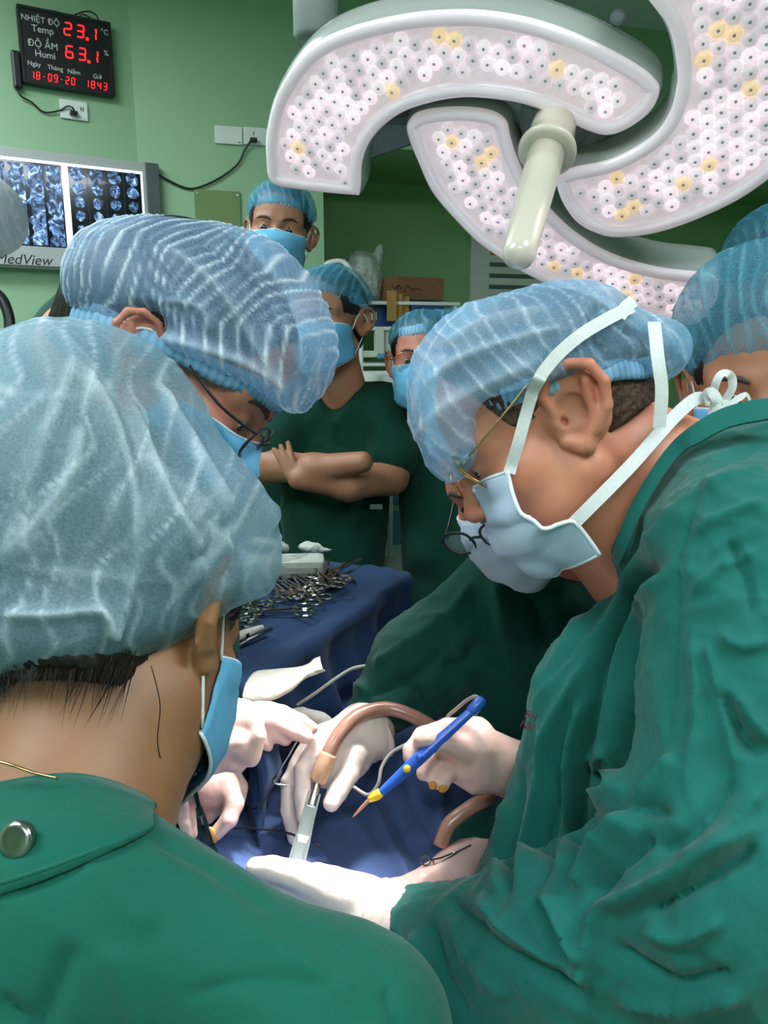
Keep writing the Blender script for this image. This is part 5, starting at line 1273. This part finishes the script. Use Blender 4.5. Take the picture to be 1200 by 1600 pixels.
def blob(name, spec, mat, parent=None, h=.0035, wr=((45, .006, 5),)):
    S = Shape()
    for e in spec: cE(S, *e)
    V, Q = S.net(h, 1); N = normals(V, Q); d = np.zeros(len(V))
    for sc, amp, sd in wr: d += amp*(creases(V, sc, sd)-.25)
    return put(name, V+N*d[:, None], Q, mat, parent)
gp_ = empty('gauze_pack', on_z(445, 888, TZ), 'flat white gauze pack in clear wrap on the instrument table', 'gauze pack')
q = on_z(445, 884, TZ+.018); box_obj('gauze', q, (.15, .07, .034), basis(cdir((1, -.02, .1))*np.array([1, 1, 0]), UP*0+np.cross([0, 0, 1.0], cdir((1, -.02, .1))*np.array([1, 1, 0])), np.array([0, 0, 1.0])), MT['gauze'], gp_, .012)
blob('clear_wrap', [(478, 880, 1.46, 26, 16, .03, -10, .01), (440, 884, 1.44, 52, 18, .04, 2, .01)], MT['poly'], gp_, .004)
tag(blob('gauze_swab', [(430, 852, 1.56, 26, 12, .03, -12, .01), (410, 848, 1.58, 22, 12, .03, 0, .01)], MT['gauze'], None, .003, ((40, .016, 5), (90, .008, 6))), 'folded white gauze swab behind the gauze pack', 'swab')
tag(blob('gauze_swab', [(484, 856, 1.55, 20, 11, .025, -10, .01), (505, 860, 1.55, 14, 4, .01, 4, .006)], MT['gauze'], None, .003, ((40, .016, 7), (90, .008, 8))), 'twisted white gauze swab with a loose tail', 'swab')
t_ = catmull([(384, 1066, 1.05), (398, 1050, 1.07), (430, 1046, 1.085), (462, 1043, 1.09), (480, 1038, 1.095), (490, 1030, 1.10), (500, 1026, 1.105)], 6); b_ = catmull([(380, 1096, 1.03), (400, 1099, 1.035), (428, 1094, 1.045), (455, 1080, 1.055), (476, 1062, 1.07), (496, 1054, 1.08), (508, 1050, 1.085)], 6)
t_[:, 2] -= .065; b_[:, 2] -= .065
nr = 14; nc = len(t_); Gz = np.array([[P(*(t_[j]*(1-i/(nr-1))+b_[j]*(i/(nr-1)))) for j in range(nc)] for i in range(nr)])
Gz = Gz-AX_F*(.014*np.sin(np.linspace(0, math.pi, nr))**.7)[:, None, None]; Vz = Gz.reshape(-1, 3); Vz = Vz-AX_F*(.012*(creases(Vz, 38, 15)-.25)+.006*(creases(Vz, 80, 16)-.2))[:, None]
gz = mesh('gauze_cloth', Vz, [(i*nc+j, (i+1)*nc+j, (i+1)*nc+j+1, i*nc+j+1) for i in range(nr-1) for j in range(nc-1)], MT['gauze']); so = gz.modifiers.new('thickness', 'SOLIDIFY'); so.thickness = .002
tag(gz, 'crumpled white gauze cloth lying on the blue drape', 'gauze cloth')
tag(blob('gauze_cloth', [(505, 1140, 1.06, 30, 22, .012, -30, .012), (480, 1118, 1.06, 30, 12, .012, -15, .012)], MT['gauze'], None, .003), 'white gauze under the gloved fingertips', 'gauze cloth')
# ---------------------------------------------------------------- instruments in the hands
su = empty('suction_tube', P(495, 1220, .95), 'amber suction hose with a flat steel tip in the gloved hand', 'suction tube')
tube('hose', [P(499, 1216, .952), P(510, 1186, .955), P(528, 1150, .965), P(558, 1119, .985), P(600, 1107, 1.0), P(640, 1117, 1.0), P(680, 1140, 1.0), P(740, 1190, 1.0), P(765, 1240, .975), P(735, 1262, .955), P(702, 1288, .945), P(688, 1322, .94)], .0092, MT['hose'], su, 14, 6)
tube('hose_end', [P(497, 1221, .951), P(505, 1200, .952), P(514, 1178, .957)], .0108, MT['hoseend'], su, 14, 4)
a_, b_2 = P(499, 1212, .950), P(464, 1345, .895); ax_ = (b_2-a_)/np.linalg.norm(b_2-a_); sd_ = np.cross(ax_, -AX_F); sd_ /= np.linalg.norm(sd_); nn_ = np.cross(sd_, ax_)
bm = bmesh.new(); L = np.linalg.norm(b_2-a_)
def frus(bm, t0, t1, w0, w1, th0, th1, o=0.0, sx=0.0):
    vs_ = []
    for t_, w_, th in ((t0, w0, th0), (t1, w1, th1)):
        c_ = a_+ax_*L*t_+nn_*o+sd_*sx
        vs_.append([bm.verts.new(c_+sd_*u*w_/2+nn_*v*th/2) for u, v in ((-1, -1), (1, -1), (1, 1), (-1, 1))])
    for k in range(4): bm.faces.new((vs_[0][k], vs_[0][(k+1) % 4], vs_[1][(k+1) % 4], vs_[1][k]))
    bm.faces.new(vs_[0][::-1]); bm.faces.new(vs_[1])
frus(bm, .28, .78, .013, .019, .006, .004, -.002); frus(bm, .74, 1.0, .019, .020, .004, .003, -.002)
bm_obj('blade', bm, MT['steel'], su)
for s in (-1, 1):
    bm = bmesh.new(); frus(bm, .22, 1.0, .0022, .0026, .008, .007, 0, s*.0065 if s < 0 else .0075); bm_obj('side_rail', bm, MT['steel'], su)
bm = bmesh.new(); lathe(bm, [(.0052, 0), (.0052, L*.36), (.006, L*.37)], a_, ax_, 16); bm_obj('nozzle', bm, MT['steel'], su, True)
bm = bmesh.new(); frus(bm, .72, .80, .014, .010, .004, .003, .003); bm_obj('step', bm, MT['steel'], su)
ep = empty('electric_pencil', P(660, 1185, .85), 'blue electrosurgical pencil with a yellow button and fine tip', 'surgical pencil')
e_pts = [(594+(746-594)*t, 1240+(1103-1240)*t, .843+.019*t) for t in (1, .9, .72, .55, .38, .18, 0)]
tube('barrel', [P(*q) for q in e_pts], [.0050, .0052, .0058, .0066, .0074, .0060, .0042], MT['penblue'], ep, 14, 5)
bm = bmesh.new(); q = P(746, 1101, .862); lathe(bm, [(.0058, -.012), (.0066, -.010), (.0066, .006), (.004, .010)], q, P(746, 1101, .862)-P(730, 1119, .86), 14); bm_obj('end_cap', bm, MT['penblue'], ep, True)
for (x, y, m_, nm) in ((636, 1201, 'yellow', 'button'), (655, 1183, 'penblue', 'button')):
    bm = bmesh.new(); lathe(bm, [(.0038, -.003), (.0042, .002), (.0034, .0034)], P(x, y, .8395), cdir((-.1, .25, -1)), 16); bm_obj(nm, bm, MT[m_], ep, True)
tube('yellow_collar', [P(595, 1238, .843), P(588, 1243, .843), P(576, 1250, .842)], [.0048, .0056, .0030], MT['yellow'], ep, 12, 3)
tube('tip', [P(577, 1250, .842), P(565, 1262, .842), P(551, 1277, .842)], [.0024, .0019, .0006], MT['hose'], ep, 10, 3)
tube('cable', [P(746, 1099, .863), P(744, 1088, .868), P(730, 1094, .88), P(715, 1106, .888), P(700, 1119, .90), P(690, 1135, .93), P(665, 1150, .95), P(635, 1163, .95), P(610, 1178, .95), P(596, 1200, .945), P(591, 1225, .94), P(575, 1242, .945), P(550, 1228, .96), P(520, 1212, .99)], .0022, MT['cable'], ep, 8, 6)
pr = empty('probe', P(443, 1190, .97), 'thin steel probe held between two gloved fingertips', 'probe')
tube('shaft', [P(468, 1150, .965), P(450, 1182, .97), P(427, 1219, .975)], .0013, MT['steel'], pr, 8, 2); tube('bent_tip', [P(427, 1219, .975), P(432, 1225, .975), P(455, 1228, .98), P(480, 1232, .985)], .0016, MT['steel'], pr, 8, 4)
clamp(0, 0, 0, 'steel clamp with stained arm gripped by the gloved hand near the patient', None, loc=P(318, 1296, .905), M3=basis(cdir((-.25, .95, .1)), cdir((.95, .25, .1)), np.cross(cdir((-.25, .95, .1)), cdir((.95, .25, .1)))).to_3x3(), sc=1.0)
clamp(0, 0, 0, 'small steel towel clip at the drape edge by the hose end', None, loc=P(700, 1338, .915), M3=basis(cdir((.9, .35, .2)), cdir((-.35, .9, .2)), np.cross(cdir((.9, .35, .2)), cdir((-.35, .9, .2)))).to_3x3(), sc=.42, name='towel_clip')
tag(tube('suture_thread', [on_z(345, 1298, .895), on_z(380, 1294, .893), on_z(420, 1297, .892), on_z(455, 1303, .89), on_z(500, 1322, .885)], .0013, MT['thread'], None, 6, 6), 'dark suture thread trailing over the blue drape', 'thread')
tag(tube('white_cord', [P(452, 1110, 1.09), P(490, 1085, 1.09), P(525, 1060, 1.10), P(550, 1045, 1.12), P(575, 1040, 1.14)], .0026, MT['gauze'], None, 8, 6), 'thin white cord curving over the blue drape', 'cord')
tag(tube('black_hose', [P(-30, 440, 1.55), P(0, 464, 1.55), P(11, 485, 1.55), P(15, 510, 1.55), P(10, 560, 1.55)], .011, MT['black'], None, 10, 5), 'black curved hose at the left edge under the light box', 'hose')
# ---------------------------------------------------------------- shelf and stores in the alcove
def pbox(name, px, py, d, wpx, hpx, dep, mat, parent=None, bev=.003, yaw=0.0):
    a = math.radians(yaw); X = B_D*math.cos(a)+NB*math.sin(a); Z = np.cross(X, UP)
    return box_obj(name, P(px, py, d), (wpx*d/FPX, hpx*d/FPX, dep), basis(X, UP, Z), MT[mat], parent, bev)
D0 = 3.85
zs = P(640, 474, D0)[2]
rk = empty('storage_rack', P(625, 474, D0)*np.array([1, 1, 0]), 'white storage rack in the green alcove', 'rack')
cR = P(625, 500, D0)
for u in (-1, 1):
    for v in (-1, 1):
        q = cR+B_D*u*.24+NB*v*.14; tube('post', [np.array([*q[:2], 0.0]), np.array([*q[:2], zs])], .012, MT['white'], rk, 8, 1)
for k, z_ in enumerate((zs, P(0, 512, D0)[2], P(0, 566, D0)[2], .8, .3)):
    box_obj('shelf', np.array([*cR[:2], z_-.008]), (.52, .016, .31), basis(B_D, UP, NB), MT['white'], rk, .003)
cb_ = empty('cardboard_box', P(642, 455, D0), 'brown cardboard box with handwriting on top of the rack', 'box')
bx = pbox('carton', 643, 453, D0-.02, 82, 34, .2, 'card', cb_, .004, -8)
fx = P(643, 453, D0-.14)
for pts in ([(612, 447), (617, 453), (622, 447), (627, 453)], [(632, 457), (636, 446), (641, 450), (646, 452), (652, 450), (660, 452)]):
    tube('handwriting', [P(x, y+(x-640)*.09, D0-.165) for x, y in pts], .0022, MT['ink'], cb_, 5, 4)
pb = empty('polythene_bag', P(572, 440, D0), 'clear polythene bag stuffed with white packs', 'bag')
blob('bag_film', [(566, 430, D0, 30, 38, .12, 6, .03), (585, 440, D0, 16, 30, .08, 0, .03), (592, 400, D0, 9, 22, .03, -10, .03)], MT['poly'], pb, .010, ((26, .03, 3),))
for k, (x, y, w_, h_) in enumerate(((560, 430, 26, 18), (572, 446, 30, 16), (565, 412, 18, 14), (578, 425, 14, 20))): pbox('white_pack', x, y, D0+.01*k, w_, h_, .06, 'paper', pb, .008, 10*k-15)
hg = empty('hanger_frame', P(540, 425, D0-.35), 'white bent frame standing beside the polythene bag', 'frame'); tube('bent_tube', [P(500, 432, D0-.35), P(506, 420, D0-.35), P(513, 411, D0-.35), P(536, 409, D0-.35), P(552, 428, D0-.35), P(574, 458, D0-.35)], .012, MT['white'], hg, 8, 3)
for k, (x, lab) in enumerate(((590, 'dark blue plastic crate on the rack left of the kraft envelopes'), (655, 'dark blue plastic crate on the rack under the cardboard box'))):
    c_ = empty('storage_crate', P(x, 500, D0), lab, 'crate')
    pbox('body', x, 493, D0, 52, 36, .26, 'bluebox', c_, .006); pbox('rim', x, 476, D0, 56, 5, .28, 'bluetray', c_, .003); pbox('label_card', x-8, 494, D0-.14, 14, 12, .004, 'paper', c_, .001)
for k, lab in enumerate(('front kraft paper envelope leaning in the crate', 'middle kraft paper envelope leaning in the crate', 'rear wide kraft paper envelope in the crate')):
    o = pbox('kraft_envelope', 612+9*k, 478+2*k, D0-.19+.025*k, 15+5*(k == 2), 46-5*k, .012, 'kraft', None, .002); tag(o, lab, 'envelope')
    o.rotation_euler = (0, 0, 0)
for k, (x, w_) in enumerate(((592, 14), (605, 18), (622, 26))):
    o = pbox('document_folder', x, 534, D0-.15+.03*k, w_, 46, .03, 'paper', None, .003); tag(o, ('slim white folder at the left of the shelf', 'white folder in the middle of the shelf', 'wide white folder with a black mark on the shelf')[k], 'folder')
    if k == 2: mk = tube('ink_mark', [P(618, 520, D0-.125), P(626, 518, D0-.125), P(628, 532, D0-.125)], .003, MT['ink'], o, 5, 4)
for k, (x, y, w_, h_, m_, lab) in enumerate(((572, 553, 24, 10, 'paper', 'small white carton on the lower shelf'), (595, 556, 20, 8, 'bluetray', 'light blue sachet on the lower shelf'), (615, 557, 18, 9, 'white', 'white plastic tub on the lower shelf'))):
    tag(pbox('supply_box', x, y, D0-.1, w_, h_, .12, m_, None, .004), lab, 'box')
# white trolley standing between the onlookers
tr = empty('trolley', P(610, 700, 2.35)*np.array([1, 1, 0]), 'white hospital trolley with blue drawers between two onlookers', 'trolley')
Dt = 2.35
pbox('cabinet', 602, 760, Dt+.22, 60, 330, .40, 'white', tr, .008)
pbox('top_tray', 602, 590, Dt+.20, 74, 14, .46, 'white', tr, .006)
for k in range(4): pbox('drawer', 604, 640+62*k, Dt+.01, 50, 52, .03, 'bluetray', tr, .004); 
tube('side_rail', [P(608, 600, Dt-.05), P(609, 720, Dt-.05), P(608, 870, Dt-.05)], .010, MT['white'], tr, 8, 2)
for k in range(4):
    q = P(602, 760, Dt+.22); w4 = q+B_D*(.05 if k % 2 else -.05)+NB*(.15 if k < 2 else -.15); bm = bmesh.new(); lathe(bm, [(.03, -.01), (.03, .01)], np.array([*w4[:2], .03]), B_D, 14); bm_obj('castor', bm, MT['black'], tr)
nb = empty('notice_board', P(785, 440, 4.2), 'pale notice board with printed rows on the alcove wall', 'notice board')
def ab_pt(px, py, off=0.0): return on_plane(px, py, ab0+B_N*off, B_N)
q0, q1 = ab_pt(733, 440), ab_pt(880, 440); cN = (q0+q1)/2; wN = np.linalg.norm((q1-q0)[:2]); hN = ab_pt(800, 370)[2]-ab_pt(800, 560)[2]
box_obj('board', cN+NB*.012, (wN, hN, .02), RB, MT['paper'], nb, .004)
for k in range(7):
    zz = hN*(.40-.09*k)
    box_obj('printed_row', cN+NB*.0235+UP*zz+B_D*(.06*wN), (wN*.74, hN*.035, .002), RB, MT['kraft'] if k == 2 else MT['dgrey'], nb)
# weak emitters need no direct light sampling (they still glow); the ceiling panels and the lamp beams do
for m_ in bpy.data.materials:
    if any(k in m_.name for k in ('led_', 'lamp_rim', 'red_led', 'scan_image', 'viewer_backlight')): m_.cycles.emission_sampling = 'NONE'
